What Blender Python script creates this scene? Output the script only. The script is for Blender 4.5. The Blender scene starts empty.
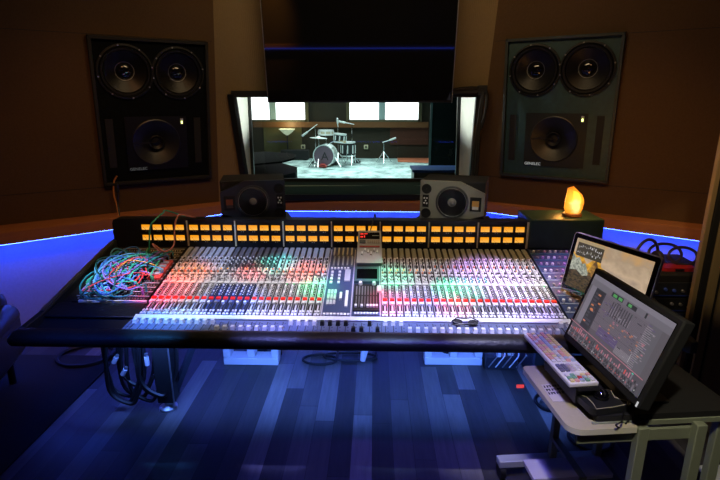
import bpy, bmesh, math, random
from mathutils import Matrix, Vector
random.seed(7)
SC = bpy.context.scene
COL = SC.collection
PI = math.pi

# ------------------------------------------------------------------ camera
CAM_H, FPX, PITCH, YAW = 1.7, 500.0, math.radians(15.6), math.radians(1.6)
cd = bpy.data.cameras.new('camera'); cam = bpy.data.objects.new('camera', cd); COL.objects.link(cam)
cd.sensor_width = 36; cd.lens = 36 * FPX / 720; cd.clip_start = .05
cam.location = (0, 0, CAM_H); cam.rotation_euler = (PI / 2 - PITCH, 0, YAW)
SC.camera = cam

def ray(px, py):
    a, d = px - 360, py - 240
    fw = FPX * math.cos(PITCH) - d * math.sin(PITCH); dn = FPX * math.sin(PITCH) + d * math.cos(PITCH)
    return Vector((a * math.cos(YAW) - fw * math.sin(YAW), a * math.sin(YAW) + fw * math.cos(YAW), -dn))
def PY(px, py, Y): r = ray(px, py); return Vector((0, 0, CAM_H)) + r * (Y / r.y)
def PZ(px, py, z): r = ray(px, py); return Vector((0, 0, CAM_H)) + r * ((z - CAM_H) / r.z)
def PP(px, py, pl):
    n, p0 = pl; r = ray(px, py); c = Vector((0, 0, CAM_H))
    return c + r * ((p0 - c).dot(n) / r.dot(n))

# ------------------------------------------------------------------ materials
MATS = {}
def mat(name, col, rough=.5, metal=0., emit=0., ecol=None, noise=0., nscale=20., bump=0., coat=0., spec=.5):
    if name in MATS: return MATS[name]
    m = bpy.data.materials.new(name); m.use_nodes = True
    nt = m.node_tree; b = nt.nodes['Principled BSDF']
    b.inputs['Base Color'].default_value = (*col, 1)
    b.inputs['Roughness'].default_value = rough; b.inputs['Metallic'].default_value = metal
    b.inputs['Specular IOR Level'].default_value = spec
    b.inputs['Coat Weight'].default_value = coat
    if emit:
        b.inputs['Emission Color'].default_value = (*(ecol or col), 1); b.inputs['Emission Strength'].default_value = emit
    if noise or bump:
        tc = nt.nodes.new('ShaderNodeTexCoord'); nz = nt.nodes.new('ShaderNodeTexNoise')
        nz.inputs['Scale'].default_value = nscale; nz.inputs['Detail'].default_value = 5
        nt.links.new(tc.outputs['Object'], nz.inputs['Vector'])
        if noise:
            mx = nt.nodes.new('ShaderNodeMix'); mx.data_type = 'RGBA'
            mx.inputs[6].default_value = (*[c * (1 - noise) for c in col], 1)
            mx.inputs[7].default_value = (*[min(1, c * (1 + noise)) for c in col], 1)
            nt.links.new(nz.outputs['Fac'], mx.inputs[0]); nt.links.new(mx.outputs[2], b.inputs['Base Color'])
        if bump:
            bp = nt.nodes.new('ShaderNodeBump'); bp.inputs['Strength'].default_value = bump; bp.inputs['Distance'].default_value = .01
            nt.links.new(nz.outputs['Fac'], bp.inputs['Height']); nt.links.new(bp.outputs['Normal'], b.inputs['Normal'])
    MATS[name] = m
    return m
def emi(name, col, s=1.):
    return mat(name, (0.01, 0.01, 0.01), .5, 0, s, col)

BLACK = mat('black_paint', (.012, .013, .014), .45, noise=.2)
MATTE = mat('matte_black', (.006, .006, .007), .8)
LEATHER = mat('black_leather', (.016, .017, .016), .42, noise=.3, nscale=60, bump=.25)
CHARC = mat('charcoal_wood', (.02, .028, .03), .5, noise=.5, nscale=30)
RUBBER = mat('rubber', (.004, .004, .005), .5)
CONE = mat('paper_cone', (.005, .005, .006), .40, spec=.3)
STEEL = mat('brushed_steel', (.55, .56, .58), .3, .9, noise=.1)
CHROME = mat('chrome', (.8, .82, .84), .15, 1)
WHITE = mat('white_plastic', (.85, .86, .88), .4)
WHITEPAINT = mat('white_paint', (.8, .82, .85), .5, noise=.05)
GREY = mat('grey_plastic', (.50, .50, .50), .5, noise=.05)
GLOSSBLK = mat('glossy_black_glass', (.004, .004, .005), .03, coat=.6)

# ------------------------------------------------------------------ mesh builder
def rot(ax, a): return Matrix.Rotation(a, 4, ax)
def trs(loc, rz=0, rx=0, ry=0): return Matrix.Translation(Vector(loc)) @ rot('Z', rz) @ rot('Y', ry) @ rot('X', rx)
class MB:
    def __init__(self, M=None): self.v, self.f, self.fm, self.M = [], [], [], M or Matrix()
    def add(self, vs, fs, m, M=None):
        T = self.M @ M if M is not None else self.M
        o = len(self.v); self.v += [T @ Vector(p) for p in vs]
        for f in fs: self.f.append([o + i for i in f]); self.fm.append(m)
    def box(self, c, s, m, M=None):
        x, y, z = [k / 2 for k in s]; cx, cy, cz = c
        vs = [(cx + a * x, cy + b * y, cz + d * z) for d in (-1, 1) for b in (-1, 1) for a in (-1, 1)]
        self.add(vs, [(0, 2, 3, 1), (4, 5, 7, 6), (0, 1, 5, 4), (2, 6, 7, 3), (0, 4, 6, 2), (1, 3, 7, 5)], m, M)
    def bar(self, a, b, w, h, m, M=None):     # rectangular bar from a to b
        a, b = Vector(a), Vector(b); d = b - a; L = d.length; q = d.to_track_quat('X', 'Z').to_matrix().to_4x4()
        T = Matrix.Translation((a + b) / 2) @ q
        self.box((0, 0, 0), (L, w, h), m, (M @ T) if M is not None else T)
    def poly(self, pts, m, M=None): self.add(pts, [list(range(len(pts)))], m, M)
    def prism(self, pts, h, m, M=None, z0=0, mside=None):   # pts 2-d, extruded along local z
        n = len(pts); vs = [(x, y, z0) for x, y in pts] + [(x, y, z0 + h) for x, y in pts]
        self.add(vs, [list(range(n))[::-1], list(range(n, 2 * n))], m, M)
        self.add(vs, [(i, (i + 1) % n, n + (i + 1) % n, n + i) for i in range(n)], mside or m, M)
    def lathe(self, prof, m, M=None, n=24, caps=True):      # profile (r,z) about local z
        vs, fs = [], []
        for r, z in prof: vs += [(r * math.cos(2 * PI * i / n), r * math.sin(2 * PI * i / n), z) for i in range(n)]
        for k in range(len(prof) - 1):
            for i in range(n): j = (i + 1) % n; fs.append((k * n + i, k * n + j, (k + 1) * n + j, (k + 1) * n + i))
        if caps: fs += [list(range(n))[::-1], list(range((len(prof) - 1) * n, len(prof) * n))]
        self.add(vs, fs, m, M)
    def cyl(self, a, b, r, m, r2=None, n=12, M=None):
        a, b = Vector(a), Vector(b); d = b - a; q = d.to_track_quat('Z', 'Y').to_matrix().to_4x4()
        T = Matrix.Translation(a) @ q
        self.lathe([(r, 0), (r if r2 is None else r2, d.length)], m, (M @ T) if M is not None else T, n)
    def tube(self, pts, r, m, n=6, M=None):
        pts = [Vector(p) for p in pts]; vs, fs = [], []
        t0 = (pts[1] - pts[0]).normalized(); nrm = t0.orthogonal().normalized()
        for i, p in enumerate(pts):
            t = (pts[min(i + 1, len(pts) - 1)] - pts[max(i - 1, 0)]).normalized()
            nrm = (nrm - t * nrm.dot(t)); nrm = nrm.normalized() if nrm.length > 1e-6 else t.orthogonal().normalized()
            bn = t.cross(nrm)
            vs += [p + (nrm * math.cos(2 * PI * k / n) + bn * math.sin(2 * PI * k / n)) * r for k in range(n)]
        for i in range(len(pts) - 1):
            for k in range(n): j = (k + 1) % n; fs.append((i * n + k, i * n + j, (i + 1) * n + j, (i + 1) * n + k))
        fs += [list(range(n))[::-1], list(range((len(pts) - 1) * n, len(pts) * n))]
        self.add(vs, fs, m, M)
    def ball(self, c, r, m, n=16, k=10, M=None, s=(1, 1, 1)):
        prof = [(max(1e-4, r * math.sin(PI * i / k)), -r * math.cos(PI * i / k)) for i in range(k + 1)]
        T = Matrix.Translation(Vector(c)) @ Matrix.Diagonal((*s, 1))
        self.lathe(prof, m, (M @ T) if M is not None else T, n)
def smooth(pts, k=6, closed=False):
    P = [Vector(p) for p in pts]; out = []; n = len(P)
    for i in range(n if closed else n - 1):
        g = lambda j: P[j % n] if closed else P[max(0, min(n - 1, j))]
        a, b, c, d = g(i - 1), g(i), g(i + 1), g(i + 2)
        for q in range(k):
            t = q / k
            out.append(.5 * ((2 * b) + (c - a) * t + (2 * a - 5 * b + 4 * c - d) * t * t + (3 * b - a - 3 * c + d) * t ** 3))
    out.append(P[0] if closed else P[-1])
    return out
WM = {}
def world(o): return WM.get(o.name, Matrix())
def build(name, mb, parent=None, bevel=0, label=None, kind=None, seg=2, ang=35):
    me = bpy.data.meshes.new(name)
    inv = world(parent).inverted() if parent else Matrix()
    me.from_pydata([tuple(inv @ v) for v in mb.v], [], mb.f)
    ms = []
    for m in mb.fm:
        if m not in ms: ms.append(m)
    for m in ms: me.materials.append(m)
    me.polygons.foreach_set('material_index', [ms.index(m) for m in mb.fm])
    me.polygons.foreach_set('use_smooth', [True] * len(me.polygons))
    me.update()
    try: me.set_sharp_from_angle(angle=math.radians(ang))
    except Exception: pass
    o = bpy.data.objects.new(name, me); COL.objects.link(o)
    if parent: o.parent = parent; WM[o.name] = world(parent).copy()
    if bevel:
        b = o.modifiers.new('edge', 'BEVEL'); b.width = bevel; b.segments = seg; b.limit_method = 'ANGLE'
    if label: o['label'] = label
    if kind: o['kind'] = kind
    return o
def thing(name, label, cat, loc=(0, 0, 0), rz=0, group=None):
    o = bpy.data.objects.new(name, None); COL.objects.link(o); o.empty_display_size = .05
    o.location = loc; o.rotation_euler = (0, 0, rz)
    WM[o.name] = Matrix.Translation(Vector(loc)) @ rot('Z', rz)
    o['label'] = label; o['category'] = cat
    if group: o['group'] = group
    return o
def tag(o, label, cat, group=None):
    o['label'] = label; o['category'] = cat
    if group: o['group'] = group
    return o
def struct(name, mb, bevel=0, parent=None): return build(name, mb, parent, bevel, kind='structure')
def text(name, body, size, M, m, parent):
    c = bpy.data.curves.new(name, 'FONT'); c.body = body; c.size = size; c.align_x = 'CENTER'; c.align_y = 'CENTER'; c.extrude = .0006
    c.materials.append(m); o = bpy.data.objects.new(name, c); COL.objects.link(o); o.parent = parent
    bpy.context.view_layer.update()
    me = bpy.data.meshes.new_from_object(o.evaluated_get(bpy.context.evaluated_depsgraph_get())); COL.objects.unlink(o); bpy.data.objects.remove(o)
    me.transform(world(parent).inverted() @ M); me.name = name
    o = bpy.data.objects.new(name, me); COL.objects.link(o); o.parent = parent
    return o
def copy_tree(o, parent=None):
    c = o.copy(); COL.objects.link(c)
    if parent: c.parent = parent
    for ch in list(o.children): copy_tree(ch, c)
    return c
def light(kind, name, loc, power, col, target=None, size=.1, sizey=None, spot=40, blend=.6, spread=None):
    l = bpy.data.lights.new(name, kind); l.energy = power; l.color = col
    o = bpy.data.objects.new(name, l); COL.objects.link(o); o.location = loc
    if kind == 'AREA':
        l.size = size
        if sizey: l.shape = 'RECTANGLE'; l.size_y = sizey
        if spread: l.spread = math.radians(spread)
    elif kind == 'SPOT': l.spot_size = math.radians(spot); l.spot_blend = blend; l.shadow_soft_size = size
    else: l.shadow_soft_size = size
    if target is not None: o.rotation_euler = (Vector(target) - Vector(loc)).to_track_quat('-Z', 'Y').to_euler()
    return o

# ------------------------------------------------------------------ surface shaders
def fabric(name, c1, c2, rib=0):
    m = bpy.data.materials.new(name); m.use_nodes = True; nt = m.node_tree; b = nt.nodes['Principled BSDF']
    tc = nt.nodes.new('ShaderNodeTexCoord'); nz = nt.nodes.new('ShaderNodeTexNoise'); nz.inputs['Scale'].default_value = 90; nz.inputs['Detail'].default_value = 6
    n2 = nt.nodes.new('ShaderNodeTexNoise'); n2.inputs['Scale'].default_value = 1.3
    nt.links.new(tc.outputs['Object'], nz.inputs['Vector']); nt.links.new(tc.outputs['Object'], n2.inputs['Vector'])
    ad = nt.nodes.new('ShaderNodeMath'); ad.operation = 'ADD'; ad.use_clamp = True
    mu = nt.nodes.new('ShaderNodeMath'); mu.operation = 'MULTIPLY'; mu.inputs[1].default_value = .5
    m2 = nt.nodes.new('ShaderNodeMath'); m2.operation = 'MULTIPLY'; m2.inputs[1].default_value = .5
    nt.links.new(nz.outputs['Fac'], mu.inputs[0]); nt.links.new(n2.outputs['Fac'], m2.inputs[0])
    nt.links.new(mu.outputs[0], ad.inputs[0]); nt.links.new(m2.outputs[0], ad.inputs[1])
    mx = nt.nodes.new('ShaderNodeMix'); mx.data_type = 'RGBA'; mx.inputs[6].default_value = (*c1, 1); mx.inputs[7].default_value = (*c2, 1)
    nt.links.new(ad.outputs[0], mx.inputs[0]); nt.links.new(mx.outputs[2], b.inputs['Base Color'])
    b.inputs['Roughness'].default_value = .92; b.inputs['Specular IOR Level'].default_value = .2
    bp = nt.nodes.new('ShaderNodeBump'); bp.inputs['Strength'].default_value = .4; bp.inputs['Distance'].default_value = .004
    src = nz.outputs['Fac']
    if rib:
        wv = nt.nodes.new('ShaderNodeTexWave'); wv.bands_direction = 'X'; wv.inputs['Scale'].default_value = rib; wv.inputs['Distortion'].default_value = .4
        nt.links.new(tc.outputs['Object'], wv.inputs['Vector']); src = wv.outputs['Fac']
    nt.links.new(src, bp.inputs['Height']); nt.links.new(bp.outputs['Normal'], b.inputs['Normal'])
    return m
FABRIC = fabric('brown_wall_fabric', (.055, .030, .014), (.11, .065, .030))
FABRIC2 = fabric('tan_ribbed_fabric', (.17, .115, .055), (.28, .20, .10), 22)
def boards(nt, tc, out, b, pw=.105, pl=1.35):
    def M(op, *a):
        n = nt.nodes.new('ShaderNodeMath'); n.operation = op
        for i, v in enumerate(a):
            if isinstance(v, (int, float)): n.inputs[i].default_value = v
            else: nt.links.new(v, n.inputs[i])
        return n.outputs[0]
    sp = nt.nodes.new('ShaderNodeSeparateXYZ'); nt.links.new(tc.outputs['Object'], sp.inputs[0])
    gx = M('DIVIDE', sp.outputs['X'], pw); ix = M('FLOOR', gx); fx = M('FRACT', gx)
    w1 = nt.nodes.new('ShaderNodeTexWhiteNoise'); w1.noise_dimensions = '1D'; nt.links.new(ix, w1.inputs['W'])
    gy = M('ADD', M('DIVIDE', sp.outputs['Y'], pl), M('MULTIPLY', w1.outputs['Value'], 7.3)); iy = M('FLOOR', gy); fy = M('FRACT', gy)
    cb = nt.nodes.new('ShaderNodeCombineXYZ'); nt.links.new(ix, cb.inputs[0]); nt.links.new(iy, cb.inputs[1])
    w2 = nt.nodes.new('ShaderNodeTexWhiteNoise'); w2.noise_dimensions = '2D'; nt.links.new(cb.outputs[0], w2.inputs['Vector'])
    tone = M('ADD', M('MULTIPLY', M('POWER', w2.outputs['Value'], 2.4), 1.6), .34)
    seam = M('MULTIPLY', M('MULTIPLY', M('GREATER_THAN', fx, .022), M('GREATER_THAN', fy, .0025)), 1)
    tone = M('MULTIPLY', tone, M('ADD', M('MULTIPLY', seam, .8), .2))
    mm = nt.nodes.new('ShaderNodeMix'); mm.data_type = 'RGBA'; mm.blend_type = 'MULTIPLY'; mm.inputs[0].default_value = 1
    nt.links.new(out, mm.inputs[6]); nt.links.new(tone, mm.inputs[7])
    bp = nt.nodes.new('ShaderNodeBump'); bp.inputs['Strength'].default_value = .3; bp.inputs['Distance'].default_value = .003
    nt.links.new(seam, bp.inputs['Height']); nt.links.new(bp.outputs['Normal'], b.inputs['Normal'])
    return mm.outputs[2]
def wood(name, c1, c2, plank=None, rough=.4, dark=(.01, .01, .01), stretch=(1, 14, 1)):
    m = bpy.data.materials.new(name); m.use_nodes = True; nt = m.node_tree; b = nt.nodes['Principled BSDF']
    tc = nt.nodes.new('ShaderNodeTexCoord'); mp = nt.nodes.new('ShaderNodeMapping'); nt.links.new(tc.outputs['Object'], mp.inputs['Vector'])
    nz = nt.nodes.new('ShaderNodeTexNoise'); nz.inputs['Scale'].default_value = 3; nz.inputs['Detail'].default_value = 8; nz.inputs['Roughness'].default_value = .65
    mp.inputs['Scale'].default_value = stretch; nt.links.new(mp.outputs['Vector'], nz.inputs['Vector'])
    mx = nt.nodes.new('ShaderNodeMix'); mx.data_type = 'RGBA'; mx.inputs[6].default_value = (*c1, 1); mx.inputs[7].default_value = (*c2, 1)
    nt.links.new(nz.outputs['Fac'], mx.inputs[0]); out = mx.outputs[2]
    if plank == 'boards':
        out = boards(nt, tc, out, b)
    elif plank:
        mp2 = nt.nodes.new('ShaderNodeMapping'); mp2.inputs['Rotation'].default_value = (0, 0, PI / 2); nt.links.new(tc.outputs['Object'], mp2.inputs['Vector'])
        br = nt.nodes.new('ShaderNodeTexBrick'); br.inputs['Scale'].default_value = 1; br.inputs['Brick Width'].default_value = plank[0]; br.inputs['Row Height'].default_value = plank[1]
        br.inputs['Mortar Size'].default_value = .0022; br.inputs['Mortar Smooth'].default_value = .1; br.offset = .37; br.inputs['Bias'].default_value = 0
        br.inputs['Color1'].default_value = (.32, .32, .32, 1); br.inputs['Color2'].default_value = (1.35, 1.35, 1.35, 1); br.inputs['Mortar'].default_value = (.08, .08, .08, 1)
        nt.links.new(mp2.outputs['Vector'], br.inputs['Vector'])
        mm = nt.nodes.new('ShaderNodeMix'); mm.data_type = 'RGBA'; mm.blend_type = 'MULTIPLY'; mm.inputs[0].default_value = 1
        nt.links.new(out, mm.inputs[6]); nt.links.new(br.outputs['Color'], mm.inputs[7]); out = mm.outputs[2]
        bp = nt.nodes.new('ShaderNodeBump'); bp.inputs['Strength'].default_value = .3; bp.inputs['Distance'].default_value = .003; bp.invert = True
        nt.links.new(br.outputs['Fac'], bp.inputs['Height']); nt.links.new(bp.outputs['Normal'], b.inputs['Normal'])
    nt.links.new(out, b.inputs['Base Color']); b.inputs['Roughness'].default_value = rough
    return m
FLOORW = wood('dark_plank_floor', (.045, .042, .045), (.16, .145, .14), 'boards', .42, stretch=(16, 1.2, 1))
RAILW = wood('red_brown_rail_wood', (.24, .085, .032), (.42, .17, .065), None, .5, stretch=(2, 2, 20))
POSTW = wood('pale_brown_jamb_wood', (.22, .16, .08), (.34, .25, .13), None, .5, stretch=(10, 10, .6))
LOWWALL = mat('painted_low_wall', (.34, .38, .62), .8, noise=.12, nscale=60)  # base tinted blue to deepen the LED light on it

# ------------------------------------------------------------------ room shell
LEANC = .15
n_c = Vector((.066, -1, -LEANC)).normalized(); PLC = (n_c, Vector((-.17, 4.29, .86)))
def plane_from(A, B, lean):
    h = (Vector(B) - Vector(A)); h.z = 0; h.normalize(); nh = Vector((h.y, -h.x, 0))
    if nh.y > 0: nh = -nh
    return (Vector((nh.x, nh.y, -lean)).normalized(), Vector(A), h, nh)
kL = 1.03
def sc(p): c = Vector((0, 0, CAM_H)); return c + (Vector(p) - c) * kL
LA, LB = sc((-1.319, 4.004, 1.11)), sc((-1.963, 3.557, 1.10))
wl = plane_from(LA, LB, .17); RA, RB = Vector((1.052, 4.198, 1.10)), Vector((1.756, 3.781, 1.11)); RA += (RB - RA).normalized() * .004; wr = plane_from(RA, RB, .11)
PLL, PLR = (wl[0], wl[1] - wl[0] * .02), (wr[0], wr[1] - wr[0] * .02)
def inter(pa, pb, z):
    (n1, p1), (n2, p2) = pa, pb
    d1, d2 = n1.dot(p1) - n1.z * z, n2.dot(p2) - n2.z * z
    det = n1.x * n2.y - n1.y * n2.x
    return Vector(((d1 * n2.y - n1.y * d2) / det, (n1.x * d2 - d1 * n2.x) / det, z))
TOP, RT, RB_ = 3.0, .858, .77
def along(pl, p0, h, s, z):   # point on plane pl at height z, s metres along h from p0
    q = Vector((p0.x, p0.y, z)) + h * s
    n, b = pl; k = (b - q).dot(n) / (Vector((n.x, n.y, 0)).dot(n)); return q + Vector((n.x, n.y, 0)) * k
cLb, cLt = inter(PLC, PLL, RT), inter(PLC, PLL, TOP)
cRb, cRt = inter(PLC, PLR, RT), inter(PLC, PLR, TOP)
def soffit_frame(pl, A, B, H):
    n = pl[0]; left, right = (B, A) if B.x < A.x else (A, B)
    ex = right - left; ex.z = 0; W = ex.length; ex.normalize(); ey = -n; ez = ex.cross(ey).normalized(); o = Vector((left.x, left.y, min(left.z, right.z)))
    return o, ex, ez, W
SH = 1.055
def ring_wall(mb, pl, outer, A, B):   # wall panel with a rectangular opening for the speaker; outer: bottom-left, bottom-right, top-right, top-left
    o, ex, ez, W = soffit_frame(pl, A, B, SH); q = 0.004
    inn = [o + ex * q + ez * q, o + ex * (W - q) + ez * q, o + ex * (W - q) + ez * (SH - q), o + ex * q + ez * (SH - q)]
    inn = [p + (pl[1] - p).dot(pl[0]) * pl[0] for p in inn]
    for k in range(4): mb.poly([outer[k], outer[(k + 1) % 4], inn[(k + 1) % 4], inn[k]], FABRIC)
mb = MB(); lo = along(PLL, cLb, wl[2], 2.6, RT); lt = along(PLL, cLt, wl[2], 2.9, TOP)
ring_wall(mb, PLL, [lo, cLb, cLt, lt], LA, LB)
# seams of the fabric panels: thin dark reveals
for z in (1.07, 2.13):
    a, b = along(PLL, inter(PLC, PLL, z), wl[2], .02, z), along(PLL, inter(PLC, PLL, z), wl[2], 2.6, z)
    mb.bar(a, b, .003, .003, MATTE)
struct('wall_left', mb)
mb = MB(); ro = along(PLR, cRb, wr[2], 2.6, RT); rt = along(PLR, cRt, wr[2], 2.8, TOP)
ring_wall(mb, PLR, [cRb, ro, rt, cRt], RA, RB)
for z in (1.08, 2.14):
    a, b = along(PLR, inter(PLC, PLR, z), wr[2], .02, z), along(PLR, inter(PLC, PLR, z), wr[2], 2.6, z)
    mb.bar(a, b, .003, .003, MATTE)
struct('wall_right', mb)
# centre wall round the window
W_TL, W_TR = PP(232, 94, PLC), PP(479, 94, PLC); W_BL, W_BR = PP(248, 197, PLC), PP(470, 197, PLC)
ext_tl, ext_tr = cLt, cRt
mb = MB()
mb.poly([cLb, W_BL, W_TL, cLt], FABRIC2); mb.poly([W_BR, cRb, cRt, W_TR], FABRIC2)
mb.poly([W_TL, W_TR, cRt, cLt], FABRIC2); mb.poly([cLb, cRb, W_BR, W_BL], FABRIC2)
struct('wall_front', mb)
# ledge rail: front edge measured along the three walls; the blue-tinted wall below is lit by LED tape under the lip
def vquad(mb, a, b, z0, z1, m): mb.poly([(a.x, a.y, z0), (b.x, b.y, z0), (b.x, b.y, z1), (a.x, a.y, z1)], m)
def flat(v): return Vector((v.x, v.y, 0))
eL0, eL1 = flat(PZ(206, 216.5, RB_)), flat(PZ(0, 245.5, RB_)); eR0, eR1 = flat(PZ(500, 214, RB_)), flat(PZ(695, 240.5, RB_)); yF = PZ(350, 211.5, RB_).y
hL, hR = (eL1 - eL0).normalized(), (eR1 - eR0).normalized()
cL = eL0 + hL * ((yF - eL0.y) / hL.y); cR = eR0 + hR * ((yF - eR0.y) / hR.y)
dL, dR = cL + hL * 3.0, cR + hR * 2.9
nL, nR, nF = Vector((hL.y, -hL.x, 0)), Vector((-hR.y, hR.x, 0)), Vector((0, -1, 0))
if nL.x < 0: nL = -nL
if nR.x > 0: nR = -nR
yW = yF + .16; pL, pR = cL - nL * .16, cR - nR * .16
kL_, kR_ = pL + hL * ((yW - pL.y) / hL.y), pR + hR * ((yW - pR.y) / hR.y)
for nm, a, b in (('wall_low_left', dL - nL * .16, kL_), ('wall_low_front', kL_, kR_), ('wall_low_right', kR_, dR - nR * .16)):
    mb = MB(); vquad(mb, a, b, 0, RB_ + .03, LOWWALL); struct(nm, mb)
def rail(nm, a, b, nh):
    mb = MB()
    sect = [(-.45, RB_), (0, RB_), (0, RT - .008), (-.012, RT), (-.45, RT)]
    n = len(sect); vs = [(p.x + nh.x * o, p.y + nh.y * o, z) for p in (a, b) for o, z in sect]
    mb.add(vs, [list(range(n)), list(range(n, 2 * n))[::-1]] + [(i, n + i, n + (i + 1) % n, (i + 1) % n) for i in range(n)], RAILW)
    return struct(nm, mb)
rail('trim_1', cL, dL, nL); rail('trim_2', cL - Vector((.3, 0, 0)), cR + Vector((.3, 0, 0)), nF); rail('trim_3', cR, dR, nR)
LEDB = emi('blue_led', (.045, .105, 1.0), 62)
LEDREAR = emi('rear_blue_led', (.04, .09, 1.0), 2.2)
def led(a, b, nh, lab):
    a, b = a - nh * .025, b - nh * .025
    mb = MB(); mb.bar((a.x, a.y, RB_ - .0025), (b.x, b.y, RB_ - .0025), .016, .005, LEDB)
    tag(build('led_strip', mb), lab, 'light strip')
led(cL, dL, nL, 'blue LED strip glowing under the wooden rail below the wall speaker with an orange cord')
led(cL, cR, nF, 'blue LED strip glowing under the wooden rail below the studio window')
led(cR, dR, nR, 'blue LED strip glowing under the wooden rail behind the salt lamp')
lowL1, lowR1 = dL, dR
# floor, ceiling, side and back walls
XL, XR, YB = lo.x - .05, ro.x + .05, -2.3
mb = MB(); mb.poly([(-4, YB, 0), (4, YB, 0), (4, 5, 0), (-4, 5, 0)], FLOORW); struct('floor', mb)
CEIL = mat('dark_ceiling', (.05, .045, .04), .9, noise=.2)
mb = MB(); mb.poly([(-4, YB, TOP), (-4, 5, TOP), (4, 5, TOP), (4, YB, TOP)], CEIL); struct('ceiling', mb)
mb = MB(); vquad(mb, Vector((4, YB, 0)), Vector((-4, YB, 0)), 0, TOP, FABRIC)
struct('wall_back', mb)
for nm, x, y1, s in (('wall_side_left', lowL1.x, lowL1.y + .3, 1), ('wall_side_right', lowR1.x, lowR1.y + .3, -1)):
    mb = MB(); vquad(mb, Vector((x, YB, 0)), Vector((x, y1, 0)), 0, TOP, FABRIC); struct(nm, mb)
mb = MB(); mb.box((0, YB + .04, .82), (6.4, .06, .1), RAILW); struct('trim_4', mb)
mb = MB(); mb.box((0, YB + .085, .80), (6.2, .03, .014), LEDREAR); tag(build('led_strip', mb), 'blue LED strip along the rear wall mirrored in the television', 'light strip')

# ------------------------------------------------------------------ studio window
YG = 4.62
G = [PY(248, 97, YG), PY(460, 97, YG), PY(458, 181, YG), PY(252, 181, YG)]   # glass opening TL TR BR BL
G[0].z = G[1].z = max(G[0].z, G[1].z) + .10; 
FR = mat('black_window_frame', (.012, .014, .014), .35)
REVEAL = mat('pale_window_reveal', (.75, .78, .72), .55, noise=.06)
DGREEN = mat('dark_green_gloss_sill', (.012, .035, .032), .45, spec=.3)
win = thing('window_1', 'wide studio window between control room and drum room', 'window', ((G[0].x + G[1].x) / 2, 4.4, .9)); win['kind'] = 'structure'
mb = MB()
F = [W_TL + Vector((0, .01, 0)), W_TR + Vector((0, .01, 0)), W_BR + Vector((0, .01, 0)), W_BL + Vector((0, .01, 0))]
mb.poly([F[0], F[3], G[3], G[0]], REVEAL); mb.poly([F[2], F[1], G[1], G[2]], REVEAL); mb.poly([F[1], F[0], G[0], G[1]], MATTE)
build('window_reveal', mb, win, kind='structure')
mb = MB(); mb.poly([F[3], F[2], G[2], G[3]], DGREEN)
for k, (w, m) in enumerate(((.03, WHITEPAINT), (.36, mat('pale_green_line', (.30, .38, .34), .5)))):  # pale bars paint the light along the sill edges
    a, b = G[3].lerp(F[3], w), G[2].lerp(F[2], w); mb.bar(a + Vector((.02, 0, .006)), b + Vector((-.02, 0, .004)), .012, .008, m)
build('window_sill', mb, win, kind='structure')
mb = MB()
for a, b, w in ((F[0], F[3], .05), (F[1], F[2], .05), (F[0], F[1], .04), (F[3], F[2], .03)):
    mb.bar(a + Vector((0, -.02, 0)), b + Vector((0, -.02, 0)), w, .05, FR)
for a, b in ((G[0], G[3]), (G[1], G[2]), (G[3], G[2]), (G[0], G[1])): mb.bar(a, b, .035, .05, FR)
build('window_frame', mb, win, kind='structure')
gm = bpy.data.materials.new('window_glass'); gm.use_nodes = True; nt = gm.node_tree; nt.nodes.remove(nt.nodes['Principled BSDF'])
tr = nt.nodes.new('ShaderNodeBsdfTransparent'); tr.inputs[0].default_value = (.93, .97, .95, 1); gl = nt.nodes.new('ShaderNodeBsdfGlossy'); gl.inputs['Roughness'].default_value = .01
fr = nt.nodes.new('ShaderNodeFresnel'); fr.inputs[0].default_value = 1.5; mx = nt.nodes.new('ShaderNodeMixShader')
nt.links.new(fr.outputs[0], mx.inputs[0]); nt.links.new(tr.outputs[0], mx.inputs[1]); nt.links.new(gl.outputs[0], mx.inputs[2]); nt.links.new(mx.outputs[0], nt.nodes['Material Output'].inputs[0])
mb = MB(); mb.poly([G[3], G[2], G[1], G[0]], gm); build('pane', mb, win, kind='structure')
# lower door jamb / slatted post at the camera's side
mb = MB(); a0 = PY(690, 270, 2.58); x0 = a0.x + .06
for dx, w, m, d in ((0, .026, POSTW, .03), (.028, .034, MATTE, .06), (.062, .045, POSTW, .1), (.107, .022, MATTE, .06), (.129, .07, POSTW, .1), (.2, .12, POSTW, .1)):
    mb.box((x0 + dx + w / 2, 2.62 + d * .2, 1.5), (w, d, 3.0), m)
mb.box((x0 + .72, 2.68, 1.5), (.9, .05, 3.0), FABRIC)
struct('door_1', mb, .003)

# ------------------------------------------------------------------ live room beyond the glass
YF = 15.4
OLIVE_LIT = mat('olive_wall', (.11, .095, .04), .9, noise=.25, nscale=3)
OLIVED = mat('dark_brown_wall', (.028, .022, .012), .85, noise=.3, nscale=4)
TEALF = bpy.data.materials.new('pale_teal_floor'); TEALF.use_nodes = True
nt = TEALF.node_tree; b = nt.nodes['Principled BSDF']; tc = nt.nodes.new('ShaderNodeTexCoord')
vz = nt.nodes.new('ShaderNodeTexNoise'); vz.inputs['Scale'].default_value = 2.2; vz.inputs['Detail'].default_value = 9; vz.inputs['Roughness'].default_value = .75
nt.links.new(tc.outputs['Object'], vz.inputs['Vector']); rp = nt.nodes.new('ShaderNodeValToRGB')
rp.color_ramp.elements[0].position = .36; rp.color_ramp.elements[0].color = (.04, .08, .085, 1); rp.color_ramp.elements[1].position = .6; rp.color_ramp.elements[1].color = (.55, .74, .72, 1)
nt.links.new(vz.outputs['Fac'], rp.inputs[0]); nt.links.new(rp.outputs[0], b.inputs['Base Color']); b.inputs['Roughness'].default_value = .55
mb = MB(); mb.poly([(-6, 4.7, -.005), (4.5, 4.7, -.005), (4.5, YF, -.005), (-6, YF, -.005)], TEALF); struct('floor_far', mb)
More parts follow.
